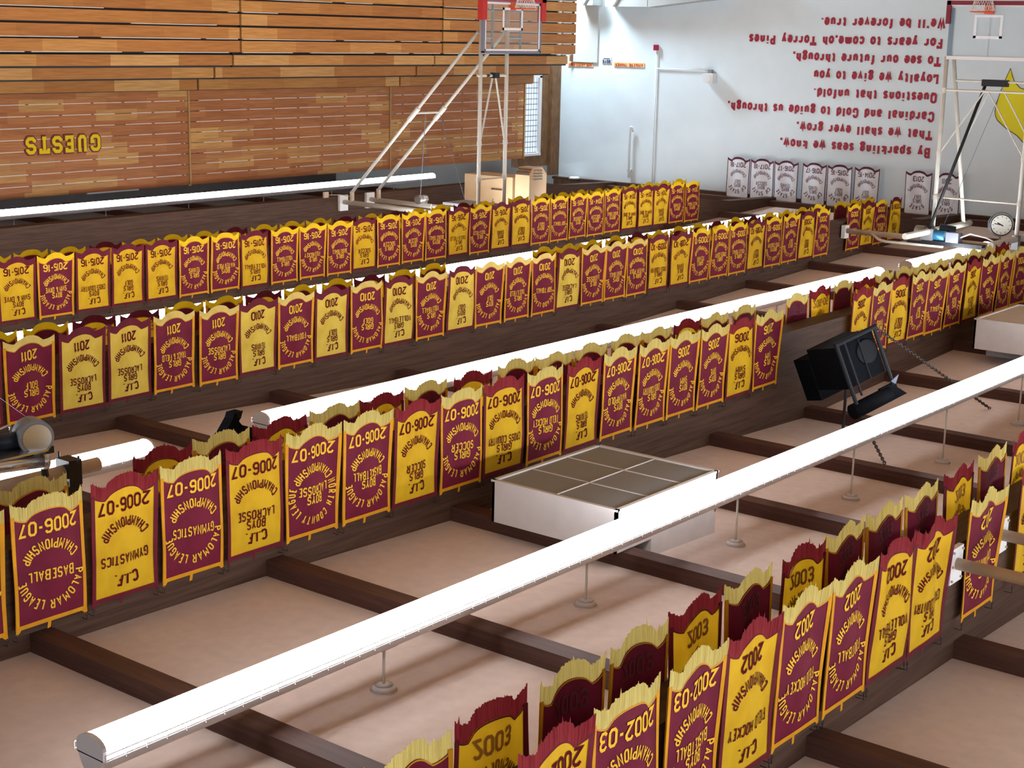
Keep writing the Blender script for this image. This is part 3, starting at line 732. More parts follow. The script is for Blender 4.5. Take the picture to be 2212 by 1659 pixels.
glyph('b', 3.0, [[(.4, 0), (.4, 6)], bowl(.4, 3, 0, X4)], [(-.4, .5, 5.7)])
glyph('c', 2.7, [[(2.7, 3.2), (1.9, X4), (.9, X4), (0, 3.1), (0, 1), (.9, 0), (1.9, 0), (2.7, .8)]])
glyph('d', 3.0, [[(2.6, 0), (2.6, 6)], bowl(0, 2.6, 0, X4)], [(1.8, 2.7, 5.7), (2.4, 3.4, .3)])
glyph('e', 2.8, [[(0, 2.1), (2.7, 2.1), (2.7, 3.2), (1.9, X4), (.9, X4), (0, 3.1), (0, 1), (.9, 0), (1.9, 0), (2.7, .7)]])
glyph('f', 2.0, [[(.7, 0), (.7, 5.2), (1.3, 6), (2.2, 5.8)], [(-.2, 3.8), (1.8, 3.8)]], [(-.2, 1.6, .3)])
glyph('g', 3.0, [bowl(.1, 2.5, .9, X4), [(2.5, 3.6), (3.2, X4)], [(.6, .9), (.3, .1), (2.3, 0), (2.9, -.8), (2.2, -1.7), (.6, -1.7), (0, -1), (.5, -.1)]])
glyph('h', 3.2, [[(.4, 0), (.4, 6)], arch(.4, 2.8)], [(-.4, .5, 5.7), (-.4, 1.2, .3), (2.0, 3.6, .3)])
glyph('i', 1.2, [[(.6, 0), (.6, X4)], [(.6, 5.3), (.6, 6.1)]], [(-.2, .7, X4 - .3), (-.2, 1.4, .3)])
glyph('k', 3.2, [[(.4, 0), (.4, 6)], [(2.8, X4 - .2), (.5, 2), (2.9, .2)]], [(-.4, .5, 5.7), (-.4, 1.2, .3), (2.0, 3.5, X4 - .3), (2.2, 3.6, .3)])
glyph('l', 1.2, [[(.6, 0), (.6, 6)]], [(-.2, .7, 5.7), (-.2, 1.4, .3)])
glyph('m', 4.8, [[(.4, 0), (.4, X4)], arch(.4, 2.4), arch(2.4, 4.4)], [(-.4, .5, X4 - .3), (-.3, 1, .3), (1.8, 3, .3), (3.8, 5.1, .3)])
glyph('n', 3.2, [[(.4, 0), (.4, X4)], arch(.4, 2.8)], [(-.4, .5, X4 - .3), (-.4, 1.2, .3), (2.0, 3.6, .3)])
glyph('o', 2.8, [bowl(0, 2.8, 0, X4)])
glyph('p', 3.0, [[(.4, -1.9), (.4, X4)], bowl(.4, 3, 0, X4)], [(-.4, .5, X4 - .3), (-.4, 1.2, -1.6)])
glyph('r', 2.4, [[(.5, 0), (.5, X4)], [(.5, 2.9), (1.3, X4), (2.3, X4 - .2), (2.4, 3.2)]], [(-.3, .6, X4 - .3), (-.3, 1.5, .3)])
glyph('s', 2.5, [[(2.3, 3.2), (1.8, X4), (.7, X4), (.1, 3.3), (.6, 2.4), (1.9, 1.9), (2.4, 1), (1.8, 0), (.6, 0), (0, .8)]])
glyph('t', 2.0, [[(.7, 5.4), (.7, .8), (1.2, 0), (2.0, .3)], [(-.2, 3.8), (1.9, 3.8)]])
glyph('u', 3.2, [[(.4, X4), (.4, 1), (1.2, 0), (2, 0), (2.8, .9)], [(2.8, 0), (2.8, X4)]], [(-.4, .5, X4 - .3), (2, 2.9, X4 - .3), (2.7, 3.6, .3)])
glyph('v', 3.0, [[(.2, X4), (1.5, 0), (2.8, X4)]], [(-.4, 1, X4 - .3), (2, 3.4, X4 - .3)])
glyph('w', 4.4, [[(.2, X4), (1.3, 0), (2.2, X4), (3.1, 0), (4.2, X4)]], [(-.4, .9, X4 - .3), (3.5, 4.8, X4 - .3)])
glyph('y', 3.0, [[(.2, X4), (1.6, .3)], [(2.8, X4), (1.2, -1.6), (.2, -1.7)]], [(-.4, 1, X4 - .3), (2, 3.4, X4 - .3)])
glyph('B', 3.8, [[(.6, 0), (.6, 6), (2.8, 6), (3.5, 5.2), (3.5, 4), (2.8, 3.2), (3.7, 2.4), (3.7, .9), (2.9, 0), (.6, 0)], [(.6, 3.2), (2.8, 3.2)]], [(-.3, .7, 5.7), (-.3, .7, .3)])
glyph('C', 3.7, [[(3.6, 4.4), (2.7, 6), (1.1, 6), (0, 4.8), (0, 1.2), (1.1, 0), (2.6, 0), (3.6, 1.3)], [(3.6, 4.2), (3.6, 6)]])
glyph('F', 3.4, [[(.6, 0), (.6, 6), (3.4, 6), (3.4, 4.6)], [(.6, 3.1), (2.2, 3.1)], [(2.2, 2.4), (2.2, 3.8)]], [(-.3, 1.6, .3), (-.3, .7, 5.7)])
glyph('G', 3.9, [[(3.5, 4.5), (2.6, 6), (1.1, 6), (0, 4.8), (0, 1.2), (1.1, 0), (2.6, 0), (3.5, .9), (3.5, 2.4)]], [(2.2, 4.2, 2.5)])
glyph('L', 3.4, [[(.6, 6), (.6, 0), (3.3, 0), (3.3, 1.7)]], [(-.3, 1.7, 5.7), (-.3, .7, .3)])
glyph('P', 3.6, [[(.6, 0), (.6, 6), (2.7, 6), (3.5, 5.2), (3.5, 3.6), (2.7, 2.8), (.6, 2.8)]], [(-.3, 1.6, .3), (-.3, .7, 5.7)])
glyph('Q', 3.8, [bowl(0, 3.7, 0, 6), [(2, 1.2), (3.6, -.8)]])
glyph('T', 4.0, [[(0, 4.5), (0, 6), (4, 6), (4, 4.5)], [(2, 0), (2, 6)]], [(1, 3, .3)])
glyph('W', 5.4, [[(.3, 6), (1.6, 0), (2.7, 5.6), (3.8, 0), (5.1, 6)]], [(-.4, 1.1, 5.7), (4.3, 5.8, 5.7)])
glyph("'", .6, [[(.3, 4.6), (.5, 6)]]); glyph(',', .6, [[(0, -1.2), (.4, .5)]]); glyph('.', .6, [[(.3, -.1), (.3, .8)]]); glyph(' ', 1.8, [])
VERSE = [("By sparkling seas we know,", 16.71, 21.10, 2.760), ("That we shall ever grow,", 16.70, 20.62, 2.293), ("Cardinal and Gold to guide us through,", 16.69, 22.84, 1.825), ("Questions that unfold.", 16.66, 20.16, 1.337),
         ("Loyalty we give to you", 16.64, 20.19, .868), ("To see our future through,", 16.63, 20.86, .402), ("For years to come,oh Torrey Pines", 16.61, 22.26, -.055), ("We'll be forever true.", 16.58, 20.07, -.539)]
def wall_text(quads, mat, parent, name, origin, right, normal, up=Vector((0, 0, 1)), depth=.012):
    b = MB(); right, normal = Vector(right), Vector(normal)
    for k, q in enumerate(quads):
        base = [origin + right * v.x + up * v.y + normal * .001 for v in q]
        b.prism(base, normal * (depth + .00035 * (k % 23)))
    return b.build(name, mat, parent, fix=True)
for txt, x0, x1, z in VERSE:
    capH = .212 * S
    g, w = text_quads(txt, capH, .056, font=SL, track=1.15)
    sx = (x1 - x0) * S / w
    qs = [[Vector((v.x * sx, v.y)) for v in q] for _, q2 in g for q in q2]
    wall_text(qs, 'letter_red', wall_far, 'verse_lettering', W(x0, YT, z), (1, 0, 0), (0, -1, 0))
# yellow painted flame at the right edge
MUR = [(14.75, .62), (14.68, .82), (14.61, .96), (14.45, 1.10), (14.2, 1.16), (13.6, 1.5), (13.2, 2.6), (13.5, 2.75), (14.0, 2.58), (14.23, 2.46), (14.42, 2.28), (14.58, 2.19), (14.70, 2.13), (14.86, 2.01), (14.97, 1.92), (15.03, 1.81), (15.05, 1.70), (15.04, 1.58), (15.0, 1.38), (14.94, 1.17), (14.87, .95)]
b = MB(); b.prism([W(x, YT, z) for x, z in MUR], (0, -.006, 0)); b.build('flame_mural', 'mural_yellow', wall_far)
b = MB(); b.path([W(x, YT, z) + Vector((0, -.008, 0)) for x, z in MUR], .010, 5, 0, True); b.build('mural_outline', 'mural_line', wall_far)

# ------------------------------------------------------------------ small things on the far wall
def sign(x0, x1, z0, z1, txt, mat, lmat, label, name, sub=None):
    t = empty(name, W((x0 + x1) / 2, YT, min(z0, z1)), label, 'sign')
    MB().wbox((x0, YT - .02, z0), (x1, YT, z1)).build('panel', mat, t)
    hgt = abs(z1 - z0) * S; q = straight(txt, 0, (.24 if not sub else .48) * hgt, hgt * (.55 if not sub else .42), hgt * .09, abs(x1 - x0) * S * (.9 if not sub else .8))
    wall_text(q, lmat, t, 'lettering', W((x0 + x1) / 2, YT - .021, min(z0, z1)), (1, 0, 0), (0, -1, 0), depth=.006)
    if sub: MB().wbox((x0 + (x1 - x0) * .15, YT - .027, z0 + (z1 - z0) * .18), (x1 - (x1 - x0) * .15, YT - .02, z0 + (z1 - z0) * .30)).build('small_print', lmat, t)
sign(26.84, 25.76, .815, .945, 'ATHLETIC TRAINER', 'sign_orange', 'sign_red', 'orange sign reading ATHLETIC TRAINER on the white far wall', 'wall_sign')
sign(28.54, 27.60, .865, .985, 'HOME LOCKER ROOM', 'sign_orange', 'sign_red', 'orange sign reading HOME LOCKER ROOM beside the bleachers end', 'wall_sign')
sign(27.28, 26.94, .68, .86, 'BOYS', 'sign_paper', 'sign_navy', 'small white and navy BOYS door sign on the far wall', 'wall_sign', sub=True)
t = empty('fire_alarm', W(25.35, YT, .28), 'small dark red alarm box on the far wall atop a thin conduit', 'alarm')
MB().wbox((25.28, YT - .08, .28), (25.42, YT, .44)).build('body', 'alarm_red', t)
MB().wbox((25.31, YT - .10, .44), (25.39, YT, .48)).build('cap', 'white_plastic', t)
t = empty('conduit', W(25.31, YT, .45), 'white vertical conduit down the far wall with a branch to the white speaker', 'conduit')
MB().wtube((25.32, YT - .03, .48), (25.30, YT - .03, 4.36), .016, 8).build('vertical_pipe', 'white_plastic', t, smooth=True)
MB().wtube((25.31, YT - .03, .955), (23.48, YT - .03, .955), .016, 8).build('branch_pipe', 'white_plastic', t, smooth=True)
t = empty('wall_speaker', W(23.43, YT, 1.0), 'small square white speaker on the far wall at the end of the conduit', 'speaker')
MB().wbox((23.26, YT - .25, 1.03), (23.60, YT - .03, 1.31)).build('cabinet', 'white_plastic', t)
b = MB(); b.wtube((23.43, YT - .262, 1.17), (23.43, YT - .245, 1.17), .095, 20); b.build('grille', 'sign_paper', t)
MB().wbox((23.40, YT - .1, .93), (23.52, YT, 1.04)).build('bracket', 'grey_metal', t)
t = empty('vent_pipe', W(26.1, YT, 2.66), 'short white pipe with bent end low on the far wall beside the corner', 'pipe')
MB().path([W(26.02, YT - .08, 2.83), W(26.04, YT - .09, 2.70), W(26.10, YT - .09, 2.68), W(26.12, YT - .08, 2.74), W(26.11, YT - .08, 4.2)], .03, 8).build('pipe', 'white_plastic', t, smooth=True)
MB().wbox((26.05, YT - .10, 3.95), (26.17, YT, 4.02)).build('clamp', 'white_metal', t)
b = MB(); b.path([W(27.3 + cos(a) * .001, YT - .3, 4.30) for a in (0, 1)], .01, 4)
t = empty('dome_sensor', W(28.0, YT - .35, 4.25), 'white round disc on the trim beside the brown corner post', 'sensor')
MB().wtube((28.0, YT - .25, 4.36), (28.0, YT - .25, 4.30), .17, 20, 0, .13).build('dome', 'white_plastic', t, smooth=True)
# roll-up shutter and the ledges at the bottom of the far wall
t = empty('roll_shutter', W(27.85, YT, -1.4), 'pale slatted roll shutter on the far wall beside the bleachers end', 'shutter')
b = MB()
for i in range(10): b.wbox((27.44, YT - .05, -1.42 + i * .227), (28.4, YT, -1.42 + i * .227 + .2255))
b.build('slats', 'shutter_paint', t); MB().wbox((28.34, YT - .12, -1.45), (28.42, YT, .84)).build('guide_rail', 'trim_wood', t)
for (x0, x1, zz, lab) in ((27.97, 27.35, -.82, 'small grey wall box with white bracket below the roll shutter'), (26.90, 25.42, -.785, 'wide grey wall ledge with white bracket at the top edge of the photo')):
    t = empty('wall_ledge', W((x0 + x1) / 2, YT, -1.6), lab, 'ledge')
    MB().wbox((x0, YT - .5, -1.6), (x1, YT, zz)).build('body', 'ledge_grey', t)
    xb = x0 - .2
    b = MB(); b.prism([W(xb, YT - .52, zz + .0), W(xb - .09, YT - .52, zz), W(xb - .5, YT - .52, -1.35), W(xb - .42, YT - .52, -1.35)], (0, -.03, 0)); b.build('bracket', 'white_plastic', t)
b = MB(); b.prism([W(25.40, YT - .5, -.78), W(25.40, YT - .01, -.78), W(22.9, YT - .01, -1.05), W(22.9, YT - .5, -1.05), ], (0, 0, -.5)); t = b.build('sloping_ledge', 'ledge_grey'); tag(t, 'grey ledge sloping away on the far wall right of the conduit', 'ledge')

# ------------------------------------------------------------------ bleachers (three folded sections)
def bleacher(y0, y1, label, right_end=False):
    t = empty('bleacher_section', W(27.6, (y0 + y1) / 2, -H / S), label, 'bleachers', 'folded wooden bleacher sections')
    k = 0
    def board(x, z0, z1, th=.10, e0=0, e1=0):
        MB().wbox((x, y0 + e0, z0), (x + th, y1 - e1, z1)).build('seat_board', 'bleacher_wood', t)
    for i in range(8):
        z1 = .585 - .297 * i
        board(27.0, z1 - .248, z1)
    # dark steel risers behind the gaps, pale nosing strips
    b = MB(); b.wbox((27.06, y0, -1.9), (27.2, y1, .60)); b.wbox((27.33, y0, .5), (27.42, y1, .93)); b.wbox((27.96, y0, .8), (28.05, y1, 1.22)); b.wbox((28.56, y0, 1.15), (28.65, y1, 1.5))
    b.wbox((27.1, y0, .55), (28.0, y1, .60)); b.wbox((27.4, y0, .85), (28.6, y1, .90)); b.wbox((28.0, y0, 1.17), (28.85, y1, 1.21)); b.build('riser_frame', 'black_metal', t)
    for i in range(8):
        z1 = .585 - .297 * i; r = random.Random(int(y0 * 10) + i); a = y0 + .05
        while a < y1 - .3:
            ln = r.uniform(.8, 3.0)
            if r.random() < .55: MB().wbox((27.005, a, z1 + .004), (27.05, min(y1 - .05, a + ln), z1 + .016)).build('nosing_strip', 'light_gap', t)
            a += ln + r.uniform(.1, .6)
    board(27.27, .655, .885); board(27.91, .945, 1.185); board(28.5, 1.245, 1.485)
    for i in range(9):
        z0 = 1.50 + .2475 * i
        MB().wbox((28.84, y0, z0 + .006), (28.88, y1, z0 + .2475 - .010)).build('back_board', 'panel_wood', t)
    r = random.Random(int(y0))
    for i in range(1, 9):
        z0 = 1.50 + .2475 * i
        MB().wbox((28.832, y0 + .12 + r.uniform(0, .2), z0 - .009), (28.87, y1 - .12, z0 + .005)).build('gap_light_strip', 'painted_slit_light', t)  # pale strip standing in for light seen through the slit
    b = MB()
    for a in [y0 + .3 + 1.0 * j for j in range(int(y1 - y0))]: b.wbox((28.885, a, -2), (29.0, a + .08, 3.7))
    b.build('frame_post', 'black_metal', t)
    MB().wbox((28.81, y1 - .012, 1.49), (28.86, y1 + .03, 3.74)).build('seam_strip', 'seam_wood', t)
    if right_end:
        b = MB()
        for i in range(7):
            z1 = .585 - .297 * i
            b.wbox((26.99, y1 - .85, z1 + .002), (27.05, y1 - .72, z1 + .046)); b.wbox((26.98, y1 - .64, z1 + .008), (27.05, y1 - .24, z1 + .036))
        b.build('end_bracket', 'white_plastic', t)
    return t
s1 = bleacher(13.6, 24.16, 'left section of folded wooden bleachers with GUESTS lettering')
bleacher(24.22, 31.12, 'middle section of folded wooden bleachers, behind the left hoop brace')
bleacher(31.18, 37.03, 'right section of folded wooden bleachers, ending beside the glass block window', True)
# GUESTS
SLAB = {}
SLAB['G'] = (4.4, [[(4, 4.3), (4, 5), (3, 6), (1, 6), (0, 5), (0, 1), (1, 0), (3, 0), (4, 1), (4, 2.4), (2.6, 2.4)]]); SLAB['U'] = (4.4, [[(.6, 6), (.6, 1), (1.4, 0), (3, 0), (3.8, 1), (3.8, 6)], [(-.2, 6), (1.5, 6)], [(2.9, 6), (4.6, 6)]])
SLAB['E'] = (4, [[(3.8, 4.6), (3.8, 6), (.6, 6)], [(.7, 6), (.7, 0)], [(.6, 0), (3.8, 0), (3.8, 1.4)], [(.7, 3), (2.6, 3)], [(2.6, 2.2), (2.6, 3.8)], [(-.2, 6), (1, 6)], [(-.2, 0), (1, 0)]]); SLAB['S'] = (4.2, [[(4, 4.4), (4, 5), (3, 6), (1, 6), (0, 5), (0, 4), (1, 3), (3, 3), (4, 2), (4, 1), (3, 0), (1, 0), (0, 1), (0, 1.6)]])
SLAB['T'] = (4.4, [[(0, 4.4), (0, 6), (4.2, 6), (4.2, 4.4)], [(2.1, 6), (2.1, 0)], [(1, 0), (3.2, 0)]])
for mat, stroke, dep, nm in (('guests_maroon', .125, .012, 'letter_backing'), ('guests_yellow', .070, .02, 'lettering')):
    g, w = text_quads('GUESTS', .36 * S * .82, .062, font=SLAB, track=1.6)
    sx = 1.93 * S / (w + .06); qs = []
    u = .36 * S * .82 / 6; x = 0
    for ch in 'GUESTS':
        for pl in SLAB[ch][1]:
            for q in ribbon([(px * u, py * u) for px, py in pl], stroke): qs.append([Vector(((v.x + x) * sx, v.y)) for v in q])
        x += SLAB[ch][0] * u + 1.6 * u + .062 * .9
    wall_text(qs, mat, s1, nm, W(28.835, 21.57, 2.465), (0, -1, 0), (-1, 0, 0), depth=dep)

# ------------------------------------------------------------------ heaters between the far beams
t = empty('unit_heater', W(24.75, 30.9, 3.5), 'wide tan heater box hanging above the farthest banner row, left of the louvred one', 'heater')
MB().wbox((24.02, 30.40, 3.56), (25.55, 31.2, 4.83)).build('cabinet', 'heater_tan', t)
MB().wbox((23.97, 30.38, 3.55), (24.10, 31.2, 4.83)).build('side_flange', 'heater_tan', t)
b = MB()
for i in range(7): b.wbox((24.22 + .065 * i, 30.385, 3.86), (24.27 + .065 * i, 30.41, 3.90))
b.build('vent_slots', 'heater_slot', t)
MB().path([W(24.55, 30.36, 4.28), W(24.55, 30.30, 4.20), W(24.55, 30.34, 4.12)], .012, 6).build('handle', 'chrome', t)
t = empty('unit_heater', W(23.66, 30.8, 3.4), 'tall tan heater with chamfered louvred end, right of the wide heater box', 'heater')
b = MB(); p = [(30.38, 3.46), (30.52, 3.28), (30.90, 3.28), (31.08, 3.46), (31.08, 4.83), (30.38, 4.83)]
b.prism([W(23.44, y, z) for y, z in p], (.45 * S, 0, 0)); b.build('cabinet', 'heater_tan', t)
b = MB()
for i in range(4): b.prism([W(23.435, 30.56, 3.34 + .07 * i), W(23.435, 30.88, 3.34 + .07 * i), W(23.40, 30.88, 3.38 + .07 * i), W(23.40, 30.56, 3.38 + .07 * i)], (0.01, 0, .012))
b.build('louvre', 'white_metal', t)
b = MB()
for i in range(3): b.wbox((23.47, 30.365 + .05 * i, 3.425 - .06 * i), (23.87, 30.38 + .05 * i, 3.46 - .06 * i))
b.build('lower_slots', 'heater_slot', t)

# ------------------------------------------------------------------ air grille boxes on the near bay
def grille_box(x0, x1, y0, y1, z0, label, mesh=True):
    t = empty('air_grille_box', W((x0 + x1) / 2, (y0 + y1) / 2, z0), label, 'vent', 'white air grille boxes under the ceiling')
    zt = min(zc(y0), zc(y1)); b = MB()
    b.wbox((x0, y0, z0 + .01), (x0 + .03, y1, zt - .16)); b.wbox((x1 - .03, y0, z0 + .01), (x1, y1, zt - .16))
    b.wbox((x0, y0, z0 + .01), (x1, y0 + .03, zt - .16)); b.wbox((x0, y1 - .03, z0 + .01), (x1, y1, zt - .16))
    b.wbox((x0, y0 + .62, zt - .16), (x1, y1, max(zc(y0), zc(y1)) + .02))
    b.build('casing', 'duct_white', t)
    MB().wbox((x0 + .03, y0 + .03, z0 + .012), (x1 - .03, y1 - .03, z0 + .022)).build('mesh_panel' if mesh else 'bottom_panel', 'grille_mesh' if mesh else 'duct_white', t)
    b = MB(); f = .035
    b.wbox((x0 - .01, y0 - .01, z0 - .006), (x1 + .01, y0 + f, z0 + .014)); b.wbox((x0 - .01, y1 - f, z0 - .006), (x1 + .01, y1 + .01, z0 + .014))
    b.wbox((x0 - .01, y0, z0 - .006), (x0 + f, y1, z0 + .014)); b.wbox((x1 - f, y0, z0 - .006), (x1 + .01, y1, z0 + .014)); b.build('frame', 'duct_white', t)
    if not mesh: return
    b = MB()
    for k in (1, 2): b.wbox((x0, y0 + (y1 - y0) * k / 3 - .006, z0 + .004), (x1, y0 + (y1 - y0) * k / 3 + .006, z0 + .012))
    b.wbox(((x0 + x1) / 2 - .006, y0, z0 + .004), ((x0 + x1) / 2 + .006, y1, z0 + .012)); b.build('mesh_divider', 'duct_white', t)
grille_box(7.83, 9.35, 11.63, 13.47, 4.40, 'large white air box with grey mesh grille, centre of the near ceiling bay')
grille_box(7.83, 9.41, 24.2, 26.1, 4.40, 'white air box at right edge under the ceiling behind the speaker', False)

# ------------------------------------------------------------------ basketball hoops
def rim_and_net(t, c, ax, r=.225):
    """c centre of the rim (m), ax direction from the board."""
    ax = Vector(ax)
    MB().path([c + Vector((cos(a) * r, sin(a) * r, 0)) for a in lin(28, 0, 2 * pi)[:-1]], .011, 8, 0, True).build('rim', 'rim_orange', t, smooth=True)
    br = MB(); q = c - ax * (r + .10); side = Vector((-ax.y, ax.x, 0))
    br.box(tuple(q - side * .09 + Vector((0, 0, -.12)) - ax * .05), tuple(q + side * .09 + Vector((0, 0, .03)) + ax * .01))
    for sg in (-1, 1): br.tube(q + side * .08 * sg, c - ax * r * .6 + side * sg * r * .72, .012, 6)
    br.build('rim_bracket', 'rim_orange', t)
    b = MB(); n = 12; lv = [(r, 0), (r * .84, -.13), (r * .68, -.26), (r * .6, -.42)]
    for k in range(len(lv) - 1):
        for i in range(n):
            for sg in (0, 1):
                a0 = 2 * pi * (i + .5 * k) / n; a1 = 2 * pi * (i + .5 * k + (.5 if sg else -.5)) / n
                b.tube(c + Vector((cos(a0) * lv[k][0], sin(a0) * lv[k][0], lv[k][1])), c + Vector((cos(a1) * lv[k + 1][0], sin(a1) * lv[k + 1][0], lv[k + 1][1])), .0045, 4)
    b.build('net', 'net_cord', t)

# hoop 1 faces the camera side, hung between the two farthest beams
hx = 22.2; ya, yb = 26.9, 27.83; y0, y1 = 26.80, 28.78
h1 = empty('basketball_hoop', W(hx, 27.4, 4.0), 'basketball hoop with red padded glass board in front of the wooden bleachers', 'basketball hoop')
for y in (ya, yb):
    p = MB().wtube((hx, y, -.45), (hx, y, 4.10), .042, 12).build('pole', 'white_metal', h1, smooth=True)
    b = MB()
    for z in (2.46, 3.26): b.wtube((hx, y, z - .05), (hx, y, z + .05), .052, 12)
    b.build('coupling', 'white_metal', p)
    br = MB().wtube((hx + .08, y, .02), (26.15, y, 3.86), .036, 12).build('brace', 'white_metal', h1, smooth=True)
    MB().wtube((24.02, y, 1.75), (24.33, y, 2.05), .055, 10).build('brace_sleeve', 'white_metal', br)
    pp = MB().wtube((21.36, y, 4.12), (26.42, y, 4.12), .055, 12).build('mount_pipe', 'white_metal', h1, smooth=True)
    MB().wbox((26.42, y - .14, 3.95), (26.49, y + .14, 4.33)).build('mount_plate', 'white_plastic', pp)
    MB().wtube((26.15, y, 3.84), (26.15, y, 4.1), .05, 8).build('pivot', 'dusty_pipe', pp)
    b = MB()
    for xx in (22.1, 22.35, 22.55, 23.6): b.wtube((xx, y + .0, 4.22), (xx, y, 3.93), .014, 6)
    b.build('clamp_bolt', 'chrome', pp)
for p0, p1, r in (((hx, ya - .1, .965), (hx, yb, .965), .028), ((hx, ya, 3.26), (hx, yb, 3.26), .018), ((24.18, ya, 1.88), (24.18, yb, 1.88), .024)): MB().wtube(p0, p1, r, 10).build('crossbar', 'white_metal', h1)
MB().wtube((hx, 27.33, 1.0), (hx, ya + .03, 2.42), .02, 8).build('strut', 'white_metal', h1); MB().wtube((hx, 27.44, 1.0), (hx, yb - .03, 2.42), .02, 8).build('strut', 'white_metal', h1)
b = MB(); b.wbox((hx - .1, 27.30, .9), (hx + .04, 27.46, 1.02)); b.wtube((hx, ya + .2, .965), (hx, ya + .3, .965), .032, 10); b.build('hinge', 'black_metal', h1)
xb = hx - .18
MB().wbox((xb, y0, -.64), (xb + .015, y1, .43)).build('backboard_glass', 'board_glass', h1)
b = MB(); f = .05
b.wbox((xb - .02, y0 - f, .43), (xb + .05, y1 + f, .48)); b.wbox((xb - .02, y0 - f, -.69), (xb + .05, y1 + f, -.64)); b.wbox((xb - .02, y0 - f, -.66), (xb + .05, y0, .46)); b.wbox((xb - .02, y1, -.66), (xb + .05, y1 + f, .46)); b.build('board_frame', 'frame_grey', h1)
def outline(b, xx, ya_, yb_, za, zb, w, th):
    b.wbox((xx, ya_, za), (xx + th, ya_ + w, zb)); b.wbox((xx, yb_ - w, za), (xx + th, yb_, zb)); b.wbox((xx, ya_, za), (xx + th, yb_, za + w)); b.wbox((xx, ya_, zb - w), (xx + th, yb_, zb))
b = MB(); outline(b, xb - .012, 27.42, 28.14, -.52, -.03, .055, .008); outline(b, xb - .012, y0 + .0, y1, -.63, .42, .04, .008); b.build('board_marking', 'target_white', h1)
b = MB()
for yy in (y0 - .15, y1 + .0): b.wbox((xb - .07, yy, -.78), (xb + .08, yy + .15, -.24))
b.wbox((xb - .07, y0 - .15, -.80), (xb + .08, y1 + .15, -.66)); b.build('edge_padding', 'pad_red', h1)
b = MB()
for yy in (27.22, 28.23): b.wtube((xb + .12, yy, -.6), (xb + .12, yy, .44), .026, 8)
for yy, y2 in ((ya, 27.22), (yb, 28.23)):
    for zz in (-.45, .13): b.wtube((hx, yy, zz), (xb + .12, y2, zz), .03, 8)
b.build('board_bracket', 'bar_steel', h1)
rim_and_net(h1, W(xb - .36, 27.78, -.50), (-1, 0, 0))
hw = MB(); hw.wtube((24.75, 27.70, 3.98), (24.75, 27.98, 3.98), .10, 18); hw.build('hoist_drum', 'chrome', h1, smooth=True)
MB().path([W(24.75, 27.8, 3.94), W(24.2, 27.35, 1.80)], .008, 5).build('hoist_cable', 'strap_grey', h1)
MB().path([W(23.3, 27.83, 4.05), W(24.2, 27.8, 1.80)], .006, 5).build('hoist_cable', 'strap_grey', h1)
b = MB(); b.wbox((22.3, ya + .05, 3.86), (23.3, yb - .1, 3.92)); b.build('hoist_frame', 'grey_metal', h1)
MB().wbox((26.44, 26.25, 3.84), (26.49, 26.40, 3.98)).build('outlet_box', 'dusty_pipe', h1)
MB().path([W(26.46, 26.40, 3.92), W(26.4, 26.75, 3.93), W(26.2, 27.0, 3.98)], .008, 5).build('power_cable', 'dusty_pipe', h1)

# hoop 2 faces back along the hall, hung between the second and third beams
hy = 31.65; xa, xb2 = 13.42, 11.58
h2 = empty('basketball_hoop', W(12.5, hy, 4.0), 'basketball hoop with maroon padded clear board at the upper right edge', 'basketball hoop')
for x in (xa, xb2):
    p = MB().wtube((x, hy, .30), (x, hy, 3.93), .042, 12).build('pole', 'white_metal', h2, smooth=True)
    b = MB()
    for z in (2.32, 1.0, 3.25): b.wtube((x, hy, z - .05), (x, hy, z + .05), .052, 12)
    b.build('coupling', 'white_metal', p)
    MB().wtube((x, hy + .35, .30), (x, 33.32, 3.95), .042, 12).build('brace', 'white_metal', h2, smooth=True)
    yp = MB().wtube((x, 30.25, 3.98), (x, 33.7, 3.98), .062, 12).build('mount_pipe', 'white_metal', h2, smooth=True)
    MB().wbox((x - .07, hy - .07, 3.9), (x + .07, hy + .07, 4.2)).build('clamp', 'grey_metal', yp)
for yy in (hy,):
    for (xs, xe) in ((10.34, 15.44),):
        pp = MB().wtube((xs, yy, 4.17), (xe, yy, 4.17), .055, 12).build('cross_pipe', 'dusty_pipe', h2, smooth=True)
        MB().wbox((15.42, yy - .10, 4.05), (15.51, yy + .10, 4.34)).build('mount_plate', 'white_plastic', pp)
MB().path([W(14.9, hy, 4.12), W(14.6, hy - .1, 4.28), W(14.4, hy - .15, 4.30), W(13.1, hy - .15, 4.28)], .028, 8).build('truss_rod', 'white_metal', h2, smooth=True)
b = MB(); b.wbox((13.55, hy - .25, 4.16), (12.2, hy - .05, 4.21)); b.wbox((13.9, hy - .2, 4.21), (12.0, hy - .12, 4.26)); b.build('motor_base', 'black_metal', h2)
b = MB(); b.wtube((13.5, hy - .15, 4.05), (13.05, hy - .15, 4.05), .11, 16); b.build('motor', 'motor_blue', h2, smooth=True)
b = MB(); b.wtube((13.72, hy - .15, 4.02), (13.52, hy - .15, 4.02), .14, 18); b.wbox((13.58, hy - .27, 3.92), (13.3, hy - .03, 4.16)); b.build('gearbox', 'grey_metal', h2, smooth=False)
MB().wbox((13.0, hy - .28, 3.95), (12.72, hy - .05, 4.16)).build('control_box', 'frame_grey', h2)
MB().wtube((13.25, hy - .05, 3.9), (12.95, hy + .1, 3.95), .09, 12).build('hoist_drum', 'motor_navy', h2, smooth=True)
MB().path([W(12.72, hy - .15, 4.05), W(12.45, hy - .3, 3.93), W(12.1, hy - .3, 3.98), W(11.8, hy - .1, 4.15)], .014, 6).build('power_cable', 'white_plastic', h2)
